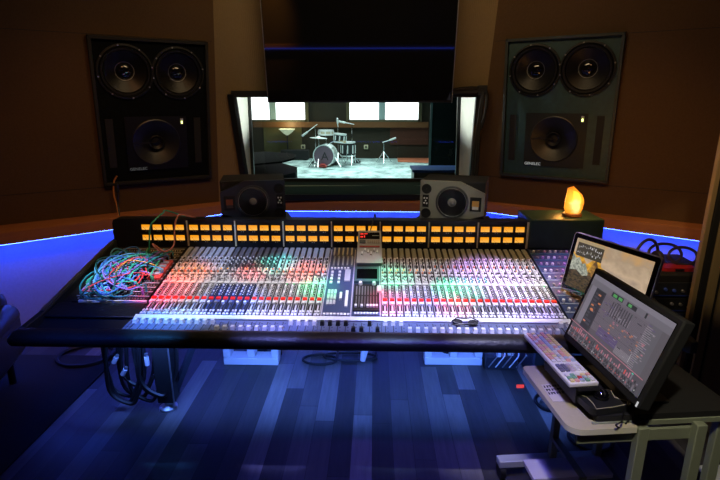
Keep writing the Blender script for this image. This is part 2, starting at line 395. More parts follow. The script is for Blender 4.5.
mb = MB(); vquad(mb, Vector((-6, YF, 0)), Vector((4.5, YF, 0)), 0, 3.6, OLIVED)
xa, xb = PY(264, 140, YF).x, PY(302, 140, YF).x
mb.box(((xa + xb) / 2, YF - .02, .48), (xb - xa, .03, .96), OLIVE_LIT)  # olive panel: lamplight on the wall put into its colour
WINSILLW = wood('orange_sill_wood', (.14, .05, .015), (.24, .10, .03), None, .5)
RUST = mat('rust_red_panel', (.075, .022, .010), .8, noise=.3)
xr0, xr1 = PY(390, 140, YF).x, PY(428, 140, YF).x
mb.box(((xr0 + xr1) / 2, YF - .02, .68), (xr1 - xr0, .03, .54), RUST)
x0_, x1_ = PY(254, 126, YF).x, PY(428, 126, YF).x
mb.box(((x0_ + x1_) / 2, YF - .06, 1.0), (x1_ - x0_, .1, .16), WINSILLW)
struct('wall_far', mb)
for nm, x in (('wall_far_left', -6), ('wall_far_right', 4.5)):
    mb = MB(); vquad(mb, Vector((x, 4.7, 0)), Vector((x, YF, 0)), 0, 3.6, OLIVED); struct(nm, mb)
mb = MB(); mb.poly([(-6, 4.7, 3.6), (4.5, 4.7, 3.6), (4.5, YF, 3.6), (-6, YF, 3.6)], CEIL); struct('ceiling_far', mb)
mb = MB()
for q in (((-6, 4.7), (G[0].x - .02, 4.7), 0, 3.6), ((G[1].x + .02, 4.7), (4.5, 4.7), 0, 3.6), ((G[0].x - .02, 4.7), (G[1].x + .02, 4.7), G[0].z, 3.6), ((G[0].x - .02, 4.7), (G[1].x + .02, 4.7), 0, G[3].z - .02)):
    vquad(mb, Vector((*q[0], 0)), Vector((*q[1], 0)), q[2], q[3], OLIVED)
struct('wall_far_front', mb)
DAY = emi('daylight', (.93, .98, 1.0), 2.6)
OLIVEFR = mat('olive_window_frame', (.10, .085, .04), .6)
for k, (pa, pm, pb) in enumerate(((236, 273, 307), (348, 382, 420))):
    xA, xM, xB = PY(pa, 112, YF).x, PY(pm, 112, YF).x, PY(pb, 112, YF).x
    w = thing('window_%d' % (k + 2), 'bright window with one mullion in the drum room wall', 'window', ((xA + xB) / 2, YF, 1.1)); w['kind'] = 'structure'
    z0, z1 = PY(pm, 121, YF).z, 2.0
    mb = MB(); mb.box(((xA + xB) / 2, YF - .015, (z0 + z1) / 2), (xB - xA, .02, z1 - z0), DAY); build('pane', mb, w, kind='structure')
    mb = MB()
    for x in (xA, xB): mb.box((x, YF - .05, (z0 + z1) / 2), (.1, .1, z1 - z0 + .1), OLIVEFR)
    for z in (z0, z1): mb.box(((xA + xB) / 2, YF - .05, z), (xB - xA, .1, .08), OLIVEFR)
    mb.box((xM, YF - .04, (z0 + z1) / 2), (.19, .05, z1 - z0), mat('pale_teal_mullion', (.45, .6, .6), .5)); build('window_frame', mb, w, kind='structure')

# drum kit ---------------------------------------------------------------
SILV = mat('silver_drum_hoop', (.75, .80, .80), .35, .3)
DRUMHEAD = mat('mauve_drum_head', (.13, .085, .12), .6, noise=.25, nscale=8)
DRUMW = mat('white_drum_shell', (.70, .75, .74), .4, noise=.1)
GOLD = mat('honey_drum_wood', (.55, .40, .20), .4, noise=.2)
def drum(name, lab, c, r, d, M, shell, head, extra=None, legs=None):
    t = thing(name, lab, 'drum', (c[0], c[1], 0)); T = Matrix.Translation(Vector(c)) @ M
    b = MB(T); b.lathe([(r, -d / 2), (r * 1.005, 0), (r, d / 2)], shell, None, 28); build('shell', b, t)
    for s in (-1, 1):
        b = MB(T); b.lathe([(r * 1.0, s * d / 2 - .02), (r * 1.06, s * d / 2 - .02), (r * 1.06, s * d / 2 + .02), (r * .98, s * d / 2 + .02)], SILV, None, 28, False); build('hoop', b, t)
        b = MB(T); b.lathe([(.001, s * (d / 2 + .004)), (r * .97, s * (d / 2 + .006))], head, None, 28, False); build('drum_head', b, t)
    for k in range(8):
        a = 2 * PI * k / 8; b = MB(T); b.box((r * 1.03 * math.cos(a), r * 1.03 * math.sin(a), 0), (.03, .03, d * .6), SILV, None); build('lug', b, t)
    for (p, q) in legs or (): b = MB(); b.cyl(p, q, .012, CHROME, n=8); build('leg', b, t)
    return t, T
kc = PY(325.5, 152.5, 13.4); kr = .27
kM = rot('Z', math.radians(-8)) @ rot('X', PI / 2)
kc.z = kr + .03
bd, bT = drum('bass_drum', 'mauve-headed bass drum with silver hoops at the centre of the drum kit', kc, kr, .42, kM, DRUMW, DRUMHEAD,
          legs=[((kc.x - .26, kc.y - .1, .25), (kc.x - .42, kc.y - .25, .01)), ((kc.x + .26, kc.y - .1, .25), (kc.x + .42, kc.y - .25, .01))])
text('head_lettering', 'A', .30, bT @ Matrix.Translation((.03, -.02, .222)), BLACK, bd)
tcn = PY(340, 138, 13.35)
drum('rack_tom', 'black rack tom with a honey lower band above the bass drum', tcn, .155, .20, rot('Y', .1), BLACK, mat('drum_skin', (.7, .72, .7), .6),
     legs=[((tcn.x, tcn.y + .1, tcn.z), (kc.x + .05, kc.y, kc.z + kr))])
b = MB(Matrix.Translation(tcn)); b.lathe([(.158, -.12), (.158, -.06)], GOLD, None, 24); o = build('lower_band', b, bpy.data.objects['rack_tom'])
scn = PY(326, 132.5, 13.7)
drum('snare_drum', 'pale shallow snare drum behind the bass drum', scn, .20, .10, Matrix(), mat('pale_snare_wood', (.55, .50, .35), .5), mat('drum_skin', (.7, .72, .7), .6),
     legs=[((scn.x, scn.y, scn.z - .05), (scn.x, scn.y, .3)), ((scn.x, scn.y, .3), (scn.x + .2, scn.y + .15, .01)), ((scn.x, scn.y, .3), (scn.x - .2, scn.y + .15, .01)), ((scn.x, scn.y, .3), (scn.x, scn.y - .12, .01))])
fcn = PY(348, 149, 13.8)
drum('floor_tom', 'black floor tom standing beside the bass drum', fcn, .19, .36, Matrix(), BLACK, mat('drum_skin', (.7, .72, .7), .6),
     legs=[((fcn.x + .2 * math.cos(a), fcn.y + .2 * math.sin(a), fcn.z), (fcn.x + .22 * math.cos(a), fcn.y + .22 * math.sin(a), .01)) for a in (0.4, 2.5, 4.6)])
CYM = mat('silver_cymbal', (.80, .84, .82), .3, .6)
def tripod(b, p, h, sp=.25, m=CHROME, r=.012):
    b.cyl((p[0], p[1], .05), (p[0], p[1], h), r, m, n=8)
    for k in range(3):
        a = 2 * PI * k / 3 + .5; b.cyl((p[0], p[1], .32), (p[0] + sp * math.cos(a), p[1] + sp * math.sin(a), .012), r * .8, m, n=6)
def cymbal(px, py, Y, r, lab, tilt=0):
    p = PY(px, py, Y); t = thing('cymbal_stand', lab, 'cymbal', (p.x, p.y, 0))
    b = MB(); tripod(b, p, p.z + .02); build('stand', b, t)
    b = MB(Matrix.Translation(p) @ rot('Y', tilt)); b.lathe([(.015, .04), (.05, .03), (.06, .012), (r, -.012), (r, -.016), (.06, .006), (.012, .006)], CYM, None, 28); build('cymbal', b, t)
cymbal(318.5, 137.5, 13.3, .23, 'silver hi-hat cymbal on its stand in front of the snare drum', .05)
def micstand(px, py, Y, a, lab, base=None):
    p = PY(px, py, Y); t = thing('microphone_stand', lab, 'microphone stand', (p.x, p.y, 0))
    b = MB(); tripod(b, p, p.z); build('tripod', b, t)
    e = p + Vector(a); b = MB(); b.cyl(p - Vector(a) * .3, e, .011, SILV, n=8); build('boom_arm', b, t)
    b = MB(); b.cyl(e, e + Vector(a).normalized() * .16, .026, mat('pale_microphone', (.6, .65, .62), .4), n=10); b.ball(e + Vector(a).normalized() * .17, .03, STEEL); build('microphone', b, t)
micstand(315, 126, 13.5, (-.2, 0, -.15), 'microphone stand with boom reaching over the hi-hat')
micstand(338, 127, 13.9, (.0, -.1, .1), 'microphone stand standing behind the rack tom')
micstand(352, 124, 13.7, (-.18, -.1, .04), 'tall microphone stand behind the floor tom')
micstand(384, 142, 14.2, (.15, 0, .05), 'short empty-looking microphone stand alone by the rust red wall')
# torchiere, bench, outlets, loose pieces
p = PY(287, 129, 15.0); t = thing('floor_lamp', 'pale bowl-shaded floor lamp by the olive wall', 'lamp', (p.x, p.y, 0))
b = MB(); b.lathe([(.14, 0), (.14, .02), (.02, .04)], BLACK, Matrix.Translation((p.x, p.y, 0))); build('base', b, t)
b = MB(); b.cyl((p.x, p.y, .03), (p.x, p.y, p.z - .15), .02, BLACK); build('pole', b, t)
b = MB(Matrix.Translation((p.x, p.y, p.z))); b.lathe([(.03, -.18), (.12, -.12), (.24, 0), (.23, 0), (.10, -.11)], mat('frosted_glass_shade', (.7, .72, .55), .5, 0, .25, (.9, .9, .6)), None, 24, False); build('lamp_shade', b, t)
a, c = PY(281, 150, 14.9), PY(309, 158, 14.9)
t = thing('equipment_case', 'long black box against the olive wall under the floor lamp', 'box', ((a.x + c.x) / 2, 14.9, 0))
b = MB(); b.box(((a.x + c.x) / 2, 14.95, (a.z + .03) / 2), (c.x - a.x, .3, a.z - .03), MATTE); build('body', b, t, .01)
for s in (-1, 1): b = MB(); b.box(((a.x + c.x) / 2 + s * (c.x - a.x) * .4, 14.95, .015), (.08, .25, .03), MATTE); build('foot', b, t)
OUTM = mat('ivory_plate', (.62, .55, .36), .5)
for px, lab in ((303, 'ivory wall outlet beside the floor lamp'), (366, 'ivory wall outlet on the dark wall by the floor tom')):
    p = PY(px, 147, YF - .04); t = thing('wall_outlet', lab, 'outlet', p)
    b = MB(); b.box((p.x, YF - .02, p.z), (.13, .04, .13), OUTM); build('plate', b, t, .01)
    b = MB(); b.box((p.x, YF - .045, p.z), (.05, .012, .07), BLACK); build('socket', b, t)
def lid(lab):
    pts = [PY(252, 160, 6.2), PY(262, 161, 6.2), PY(275, 165, 6.2), PY(285, 167, 6.2), PY(299, 166, 6.2), PY(301, 175, 6.2), PY(299, 186, 6.2), PY(248, 186, 6.2)]
    t = thing('grand_piano', lab, 'piano', (pts[0].x + .3, 6.5, 0))
    zt = pts[3].z
    b = MB(); out = [(-2.2, 5.7), (-1.05, 5.75), (-.95, 6.0), (-1.0, 6.5), (-1.25, 6.9), (-1.6, 7.4), (-2.2, 7.5)]
    b.prism(out, .28, mat('piano_black', (.003, .005, .005), .6, spec=.03), None, zt - .32); build('case', b, t, .01)
    b = MB(); b.prism(out, .02, mat('piano_black', (.003,) * 3), Matrix.Translation((-2.2, 0, zt)) @ rot('Y', -.09) @ Matrix.Translation((2.2, 0, 0)), .0); build('lid', b, t, .005)
    for x, y in ((-2.0, 5.9), (-1.2, 5.9), (-1.7, 7.1)): b = MB(); b.cyl((x, y, 0), (x, y, zt - .3), .05, BLACK); build('leg', b, t)
lid('glossy black grand piano just beyond the studio window')
p0, p1 = PY(414, 171, 5.9), PY(459, 171, 5.9)
t = thing('wooden_cabinet', 'brown cabinet with a blue-lit top beyond the studio window', 'cabinet', ((p0.x + p1.x) / 2, 6.1, 0))
b = MB(); b.box(((p0.x + p1.x) / 2 + .1, 6.1, p0.z / 2), (p1.x - p0.x + .2, .4, p0.z - .03), wood('cabinet_wood', (.20, .12, .06), (.30, .19, .10))); build('carcass', b, t, .006)
b = MB(); b.box(((p0.x + p1.x) / 2 + .1, 6.1, p0.z), (p1.x - p0.x + .24, .44, .03), mat('blue_lit_top', (.08, .16, .5), .4)); build('top', b, t, .006)  # blue light on the top exists only as base colour
p0, p1 = PY(429, 168, 12.0), PY(462, 168, 12.0)
t = thing('acoustic_screen', 'tall dark teal acoustic screen closing off the drum room', 'screen', ((p0.x + p1.x) / 2, 12, 0))
b = MB(); b.box(((p0.x + p1.x) / 2 + .3, 12, 1.1), (p1.x - p0.x + .6, .12, 2.2), mat('dark_teal_cloth', (.0015, .004, .004), .9, noise=.4, nscale=2, spec=.05)); build('panel', b, t, .01)
b = MB(); b.box((p0.x, 11.93, 1.1), (.05, .03, 2.2), mat('screen_edge', (.01, .03, .03), .6)); build('edge_strip', b, t)
# patches on the live-room floor
def floorquad(name, pts, m, lab, cat):
    b = MB(); b.prism([(PZ(x, y, 0).x, PZ(x, y, 0).y) for x, y in pts][::-1], .012, m); tag(build(name, b), lab, cat)
floorquad('floor_rug', [(396, 154), (428, 155), (430, 163), (398, 162)], mat('orange_red_rug', (.45, .13, .06), .9, noise=.5, nscale=3), 'orange red rug by the rust wall of the drum room', 'rug')
for k, (px, py, m, lab) in enumerate(((316, 164, BLACK, 'black pedal on the floor in front of the bass drum'), (323, 167.5, mat('red_case', (.4, .05, .04), .5), 'small red case in front of the bass drum'),
                                   (357, 163, BLACK, 'small black box on the pale floor right past the bass drum legs'), (335, 165, BLACK, 'black foot switch beside the bass drum leg'))):
    p = PZ(px, py, 0); t = thing('foot_pedal', lab, 'pedal', (p.x, p.y, 0))
    b = MB(); b.box((p.x, p.y, .04), (.20, .2, .05), m); build('base', b, t, .01)
    b = MB(); b.box((p.x, p.y - .01, .085), (.12, .22, .02), m, Matrix()); build('plate', b, t)
bpy.data.objects['foot_pedal.002']['label'] = 'small black box alone on the pale drum room floor'

# ------------------------------------------------------------------ television
yT = 3.98; tilt = math.atan(.15)
tb0, tb1 = PY(268, 103.5, yT), PY(452, 102, yT); zt0 = (tb0.z + tb1.z) / 2; TW, TH = tb1.x - tb0.x, .83
MT = Matrix.Translation(((tb0.x + tb1.x) / 2, yT, zt0)) @ rot('X', tilt)       # local x right, z up the face, -y towards the room
tv = thing('television', 'large black television hung above the studio window', 'television', ((tb0.x + tb1.x) / 2, yT, zt0))
b = MB(MT); b.box((0, .03, TH / 2), (TW, .05, TH), BLACK); build('body', b, tv, .006)
b = MB(MT); b.box((0, .002, TH / 2 + .004), (TW - .018, .008, TH - .03), GLOSSBLK); build('screen', b, tv)
for s in (-1, 1): b = MB(MT); b.box((s * (TW / 2 - .002), .0, TH / 2), (.004, .012, TH), STEEL); build('bezel', b, tv)
b = MB(MT); b.box((0, .085, TH * .55), (.5, .08, .3), BLACK); build('wall_bracket', b, tv)

# ------------------------------------------------------------------ soffit speakers
def holed(x0, y0, x1, y1, circles, n=40):      # flat panel with round openings: 2-d verts and faces
    bm = bmesh.new(); loops = [[(x0, y0), (x1, y0), (x1, y1), (x0, y1)]]
    loops += [[(cx + r * math.cos(2 * PI * k / n), cy + r * math.sin(2 * PI * k / n)) for k in range(n)] for cx, cy, r in circles]
    ed = []
    for L in loops:
        vs = [bm.verts.new((x, y, 0)) for x, y in L]; ed += [bm.edges.new((vs[i], vs[(i + 1) % len(vs)])) for i in range(len(vs))]
    bmesh.ops.triangle_fill(bm, use_beauty=True, use_dissolve=False, edges=ed, normal=(0, 0, 1))
    bm.verts.index_update(); v = [tuple(q.co)[:2] for q in bm.verts]; f = [[q.index for q in p.verts] for p in bm.faces]; bm.free()
    return v, f
GREENLED = emi('speaker_status_led', (.7, .9, .2), 6)
def soffit(name, A, B, pl, lab, bright):
    # A: inner-bottom (towards window) B: other bottom; local x to the right along the face, z up the face, y into the wall
    n = pl[0]
    left, right = (B, A) if B.x < A.x else (A, B)
    ex = (right - left); ex.z = 0; W = ex.length; ex.normalize(); ey = -n; ez = ex.cross(ey).normalized(); 
    M = Matrix(((ex.x, ey.x, ez.x, left.x), (ex.y, ey.y, ez.y, left.y), (ex.z, ey.z, ez.z, min(left.z, right.z)), (0, 0, 0, 1)))
    H = SH
    t = thing(name, lab, 'speaker', left)
    BAF = mat('grey_green_baffle_' + name[-1] + str(int(bright)), (.016, .048, .052) if bright else (.004, .005, .006), .5 if bright else .9, noise=.5, nscale=25, spec=.5 if bright else .05)  # baffle, frame, cone and horn colours carry lit and shaded tones
    b = MB(M); w = .022
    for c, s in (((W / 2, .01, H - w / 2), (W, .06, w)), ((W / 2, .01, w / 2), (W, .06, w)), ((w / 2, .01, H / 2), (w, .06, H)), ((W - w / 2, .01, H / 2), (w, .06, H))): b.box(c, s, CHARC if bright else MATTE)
    build('frame', b, t, .003)
    r = W * .225; pw, ph = W * .55, .41; pz = .10; rr = ph * .43; hx, hz = W * .49, pz + ph * .52
    hv, hf = holed(.01, .01, W - .01, H - .01, [(W * .275, H - .05 - r, r * .955), (W * .725, H - .05 - r, r * .955), (hx, hz, rr * .96)])
    b = MB(M); b.add([(x, .010, z) for x, z in hv], hf, BAF); b.box((W / 2, .10, H / 2), (W - .03, .02, H - .03), MATTE); build('baffle', b, t)
    for cx in (W * .275, W * .725):
        T = M @ Matrix.Translation((cx, .008, H - .05 - r)) @ rot('X', PI / 2)
        b = MB(T); b.lathe([(r * 1.04, -.008), (r * 1.04, .012), (r * .97, .014), (r * .93, .004)], mat('ring_black', (.006, .007, .008), .5, spec=.3), None, 40, False); wf = build('woofer', b, t)
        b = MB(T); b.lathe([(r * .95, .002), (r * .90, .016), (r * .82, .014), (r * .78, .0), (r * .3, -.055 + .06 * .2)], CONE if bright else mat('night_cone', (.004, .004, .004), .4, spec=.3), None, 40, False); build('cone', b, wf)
        b = MB(T); b.ball((0, 0, -.04), r * .3, GLOSSBLK, 24, 12, None, (1, 1, .45)); build('dust_cap', b, wf)
        b = MB(T); b.lathe([(r * .34, -.034), (r * .36, -.030)], mat('pale_cone_ring', (.25, .26, .27), .4), None, 40, False); build('cone_ring', b, wf)
        for k in range(8): a = 2 * PI * k / 8 + .2; b = MB(T); b.cyl((r * 1.0 * math.cos(a), r * math.sin(a), .012), (r * math.cos(a), r * math.sin(a), .017), .006, STEEL, n=8); build('bolt', b, wf)
    hv, hf = holed(W / 2 - pw / 2, pz, W / 2 + pw / 2, pz + ph, [(hx, hz, rr * .96)])
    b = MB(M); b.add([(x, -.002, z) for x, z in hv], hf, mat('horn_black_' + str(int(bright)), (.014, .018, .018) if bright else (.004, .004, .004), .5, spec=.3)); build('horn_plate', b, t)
    T = M @ Matrix.Translation((hx, -.004, hz)) @ rot('X', PI / 2)
    b = MB(T); b.lathe([(rr, .002), (rr * .96, .006), (rr * .7, -.012), (rr * .3, -.05)], mat('satin_waveguide', (.008, .009, .010), .42), None, 40, False)
    wg = build('waveguide', b, t)
    b = MB(T); b.box((-rr * .5, 0, .004), (rr * .9, .006, .004), MATTE); build('divider', b, wg)
    b = MB(T); b.lathe([(.055, .0), (.05, .004), (.03, -.012), (.001, -.006)], CONE, None, 28, False); build('tweeter', b, wg)
    for cx in (W * .10, W * .88):
        b = MB(M); b.box((cx, .008, pz + ph * .52), (.05, .008, ph * .88), MATTE); build('port_slot', b, t)
    b = MB(M); b.box((W * .5 + pw * .42, -.004, pz + ph * .9), (.02, .004, .045), mat('pale_tag', (.4, .42, .42), .5)); st = build('status_panel', b, t)
    b = MB(M); b.box((W * .5 + pw * .42, -.007, pz + ph * .885), (.009, .003, .018), GREENLED); build('status_light', b, st)
    text('lettering', 'GENELEC', .030, M @ Matrix.Translation((W * .5 - pw * .34, -.006, pz + ph * .035)) @ rot('X', PI / 2), emi('logo_white' + str(int(bright)), (.55, .57, .55), .6 if bright else .12), t)  # emission stands in for light on the letters, weaker on the shaded speaker
    return t, M, W
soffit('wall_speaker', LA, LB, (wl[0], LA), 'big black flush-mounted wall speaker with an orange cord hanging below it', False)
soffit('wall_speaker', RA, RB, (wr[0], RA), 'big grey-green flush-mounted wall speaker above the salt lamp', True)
# orange cord and black connector under the dark speaker
def cable(name, pts, r, m, lab, cat='cable', group=None, k=6, n=6):
    b = MB(); b.tube(smooth(pts, k), r, m, n); return tag(build(name, b), lab, cat, group)
ORG = mat('orange_cord', (.5, .2, .05), .5)
yw = PP(116, 183, PLL).y - .04
cable('signal_cable', [PY(117, 176, yw), PY(114, 182, yw), PY(114, 195, yw), PY(117, 206, yw), PY(119, 219, yw - .05)], .006, ORG, 'orange cord hanging below the dark wall speaker')
t = thing('cable_connector', 'black connector hanging under the dark wall speaker', 'connector', PY(116, 188, yw))
b = MB(); b.cyl(PY(116.5, 184, yw), PY(117.5, 192, yw), .014, BLACK); build('body', b, t)
b = MB(); b.tube(smooth([PY(117.5, 192, yw), PY(118, 205, yw), PY(120, 220, yw - .05)]), .006, BLACK); build('cord', b, t)

# ------------------------------------------------------------------ mixing console
SL = .186; AN = math.atan(SL); LV = .741; DY, DZ = 2.145, .707
def zs(y): return DZ + SL * (y - DY)
MD = Matrix.Translation((0, DY, DZ)) @ rot('X', AN) @ Matrix.Diagonal((1, 1.203, 1, 1))          # deck frame: x along the desk, y up the slope, z off the surface
X0, BW = -1.118, .2893; SW = BW / 8; X1 = X0 + 7 * BW
PANEL = mat('pale_lilac_panel', (.56, .56, .62), .45, noise=.08, nscale=40)
PANELD = mat('dark_slate_panel', (.10, .11, .14), .45, noise=.15)
PANELN = mat('navy_panel', (.05, .07, .16), .4, noise=.15)
PANELTOP = mat('blue_grey_panel', (.36, .40, .47), .45, noise=.1)
SLOT = mat('black_slot', (.01, .01, .012), .5)
REDB = mat('red_button', (.8, .02, .015), .35, 0, .35, (1, .02, .01))
KNW = mat('white_knob', (.86, .86, .88), .35); KNG = mat('grey_knob', (.22, .22, .25), .4); KNR = mat('salmon_knob', (.75, .28, .18), .4); KNT = mat('teal_knob', (.12, .45, .40), .4)
console = thing('mixing_console', 'large analogue mixing console with amber meters spanning the control room', 'mixing console', (-.1, 2.4, 0))
# body under the deck
b = MB()
prof = [(2.0, .66), (2.01, .675), (2.12, .688), (2.145, .699), (2.88, .836), (2.96, .836), (2.96, .62), (2.5, .56)]
def sweep(b, prof, xa, xb, m):
    n = len(prof); vs = [(x, y, z) for x in (xa, xb) for y, z in prof]
    b.add(vs, [list(range(n)), list(range(n, 2 * n))[::-1]] + [(i, n + i, n + (i + 1) % n, (i + 1) % n) for i in range(n)], m)
sweep(b, prof, -1.56, 1.34, BLACK); build('desk_body', b, console)
for x in (-1.575, 1.365):
    b = MB(); sweep(b, [(1.96, .66), (1.96, .712), (2.15, .732), (2.885, .884), (2.97, .884), (2.97, .56), (2.5, .5)], x - .015, x + .015, CHARC); build('side_cheek', b, console, .004)
b = MB(); b.bar((-1.575, 2.16, .738), (-1.575, 2.86, .883), .014, .01, STEEL); build('edge_trim', b, console)
# padded armrest
b = MB(); sec = []
for k in range(12):
    a = 2 * PI * k / 12; sec.append((1.972 + .055 * math.cos(a), .690 + .034 * math.sin(a) + (.004 if math.sin(a) > 0 else 0)))
sweep(b, sec[::-1], -1.57, 1.10, LEATHER)
for x, s in ((-1.57, -1), (1.10, 1)): b.ball((x, 1.972, .691), .05, LEATHER, 14, 8, None, (.6, 1.08, .70))
build('armrest', b, console, ang=60)
b = MB(); sweep(b, [(2.015, .690), (2.04, .697), (2.04, .68), (2.015, .675)], -1.13, .92, mat('blue_steel_lip', (.30, .33, .42), .3, .6)); build('lip', b, console)
# leather blank area in front of the patch bay
b = MB(MD); b.box(((-1.56 + X0) / 2, .05, .004), (X0 + 1.56, .10, .010), LEATHER); build('leather_apron', b, console, .004)
# channel strips
dark_low = set(range(8, 14))
knobs = MB(MD); btns = MB(MD); leds = MB(MD)
LEDR = emi('led_red', (1, .1, .05), 1.2); LEDO = emi('led_orange', (1, .45, .05), 1.2); LEDG = emi('led_green', (.1, 1, .3), .8)
def kn(mb, x, y, r, h, m): mb.lathe([(r, 0), (r * .9, h)], m, Matrix.Translation((x, y, .005)), 8)
strips = []
for i in range(56):
    bk = i // 8
    if bk == 3: continue
    x = X0 + (i + .5) * SW; w = SW - .008
    b = MB(MD)
    top = PANELTOP if bk < 3 else mat('olive_grey_panel', (.30, .33, .31), .45, noise=.1)
    if bk == 1: top = PANELD
    b.box((x, .565, 0), (w * .86, .10, .010), top)
    b.box((x, .455, 0), (w, .12, .010), PANELD if bk == 1 else PANEL)
    b.box((x, .34, 0), (w, .108, .010), PANEL)
    b.box((x, .276, .001), (w + .004, .012, .012), WHITEPAINT)
    low = PANELN if i in dark_low else PANEL
    b.box((x, .215, 0), (w, .10, .010), low); b.box((x, .10, 0), (w, .12, .010), low)
    # printed / slotted detail of the strip
    b.box((x + w * .18, .455, .0055), (w * .34, .10, .002), SLOT)
    for q in range(3): b.box((x + w * .2, .31 + q * .03, .0055), (w * .6, .010, .002), SLOT)
    b.box((x + w * .2, .215, .0055), (w * .44, .097, .002), SLOT)
    for q in range(7): b.box((x + w * .2, .175 + q * .013, .0066), (w * .18, .004, .001), WHITE)
    b.box((x - w * .28, .08, .0055), (w * .34, .06, .002), SLOT)
    b.box((x + w * .30, .08, .0055), (w * .24, .07, .002), SLOT)
    strips.append((i, x)); build('channel_strip', b, console)
    for q in range(3):
        m = [KNW, KNG, KNW][(q + bk) % 3] if bk < 5 else (KNW if q else KNR)
        kn(knobs, x - w * .18, .425 + q * .034, w * .20, .010, m)
        kn(knobs, x + w * .30, .442 + q * .034, w * .13, .006, KNW)
    for q in range(5):
        m = KNR if (q == 3 and bk in (0, 2, 4)) else (KNT if (bk == 5 and q < 2) else (KNG if (q + i) % 4 == 0 else KNW))
        kn(knobs, x - w * .22, .295 + q * .024, w * .19, .009, m); kn(knobs, x + w * .24, .305 + q * .024, w * .14, .007, KNG if q % 2 else KNW)
    for q in range(4): btns.box((x - w * .28, .178 + q * .024, .006), (w * .24, .010, .006), WHITE if q % 2 else PANELTOP)
    for q in range(2): btns.box((x + (-.25 + .5 * q) * w, .052, .007), (w * .30, .011, .008), WHITE)
    btns.box((x - w * .28, .497, .007), (w * .2, .008, .006), mat('red_cap', (.7, .08, .06), .4))
    random.seed(i * 13 + 5)
    if random.random() < .45: leds.box((x + w * .1, .395, .007), (w * .22, .008, .004), random.choice((LEDR, LEDO, LEDO)))
    if random.random() < .2: leds.box((x - w * .1, .262, .007), (w * .2, .006, .004), LEDG)
build('knob', knobs, console, kind='stuff', ang=50); build('button', btns, console, kind='stuff'); build('status_light', leds, console, kind='stuff')
for i, x in strips:
    b = MB(MD); b.box((x + .001, .143, .008), (SW * .60, .013, .010), REDB); build('mute_button', b, console)
    b = MB(MD); kn(b, x, .108, SW * .22, .013, WHITE if i not in (9, 11) else KNG); build('level_knob', b, console, ang=50)
    b = MB(MD)
    for q in range(2): b.box((x + (-.25 + .5 * q) * SW * .9, .030, .007), (SW * .30, .012, .008), WHITE)
    build('select_button', b, console)
b = MB(MD); b.box(((X0 + X1) / 2, .004, .006), (X1 - X0 + .015, .026, .016), WHITEPAINT); build('front_bar', b, console, .003)
# fader tray
MT2 = Matrix.Translation((0, 2.022, .700)) @ rot('X', math.radians(3))
b = MB(MT2); b.box(((X0 + X1) / 2, .052, 0), (X1 - X0 + .03, .106, .012), mat('blue_lilac_tray', (.13, .16, .26), .4, noise=.06))
for i in range(56):
    x = X0 + (i + .5) * SW
    b.box((x, .052, .0066), (.0035, .082, .002), SLOT)
    if i % 8 == 0: b.box((X0 + i * SW, .052, .0066), (.002, .104, .001), SLOT)
    for q in range(3): b.box((x + SW * .3, .02 + q * .03, .0066), (SW * .2, .002, .001), SLOT)
build('fader_tray', b, console)
for i in range(56):
    x = X0 + (i + .5) * SW; bk = i // 8
    y = .080
    if 11 <= i < 20: y = .022
    if bk == 3: y = [.078, .078, .078, .078, .022, .022, .078, .022][i % 8]
    if bk >= 4: y = .024 if 2 < i - 32 < 22 else (.086 if i - 32 < 3 or i > 53 else .04)
    b = MB(MT2); m = BLACK if bk == 3 else KNW
    b.add([(x - .0095, y - .014, .006), (x + .0095, y - .014, .006), (x + .0095, y + .014, .006), (x - .0095, y + .014, .006), (x - .008, y - .009, .024), (x + .008, y - .009, .024), (x + .008, y + .009, .024), (x - .008, y + .009, .024)],
          [(3, 2, 1, 0), (4, 5, 6, 7), (0, 1, 5, 4), (1, 2, 6, 5), (2, 3, 7, 6), (3, 0, 4, 7)], m)
    build('fader', b, console)
# master section: navy panel with switch banks, a dark display and a red-lit fader bank
MX0, MX1 = X0 + 3 * BW, X0 + 4 * BW; MXM = (MX0 + MX1) / 2
b = MB(MD); b.box((MXM, .32, 0), (BW - .006, .60, .010), PANELN)
for x in (MX0 + .004, MXM, MX1 - .004): b.box((x, .30, .004), (.006, .58, .012), mat('lilac_trim', (.5, .48, .62), .4))
ms = build('master_panel', b, console)
def key(name, c, sz, m): b = MB(MD); b.box(c, sz, m); build(name, b, ms)
for k in range(5):
    x = MX0 + .022 + k * .0255
    key('toggle_switch', (x, .565, .010), (.008, .075, .010), mat('cream_switch', (.62, .60, .50), .5)); key('slide_switch', (x + .006, .47, .010), (.009, .09, .010), PANELTOP)
for k in range(6): key('routing_button', (MX0 + .022 + k * .018, .405, .008), (.011, .012, .008), WHITE)
for r_ in range(4):
    for c_ in (0, 2): key('monitor_button', (MX0 + .028 + c_ * .02, .28 + r_ * .03, .008), (.013, .016, .008), WHITE)
for r_ in range(3):
    for c_ in range(3): key('talkback_button', (MX0 + .026 + c_ * .016, .12 + r_ * .04, .008), (.012, .034, .008), PANEL)
key('volume_slider', (MX0 + .088, .165, .010), (.012, .05, .014), WHITE); key('volume_slider', (MX0 + .118, .15, .008), (.014, .12, .008), WHITE); key('script_strip', (MX0 + .112, .34, .008), (.03, .10, .008), PANEL)
for k in range(8): key('select_button', (MX0 + .018 + k * .0165, .035, .008), (.012, .013, .008), WHITE)
b = MB(MD); b.box((MXM + BW * .25, .34, .012), (BW * .46, .13, .02), mat('display_surround', (.06, .12, .13), .4)); disp = build('display', b, console, .003)
b = MB(MD); b.box((MXM + BW * .25, .335, .0235), (BW * .38, .085, .003), GLOSSBLK); build('screen', b, disp)
b = MB(MD); b.box((MXM + BW * .25, .16, .008), (BW * .44, .20, .012), SLOT); gb = build('group_bank', b, console, .002)
b = MB(MD)
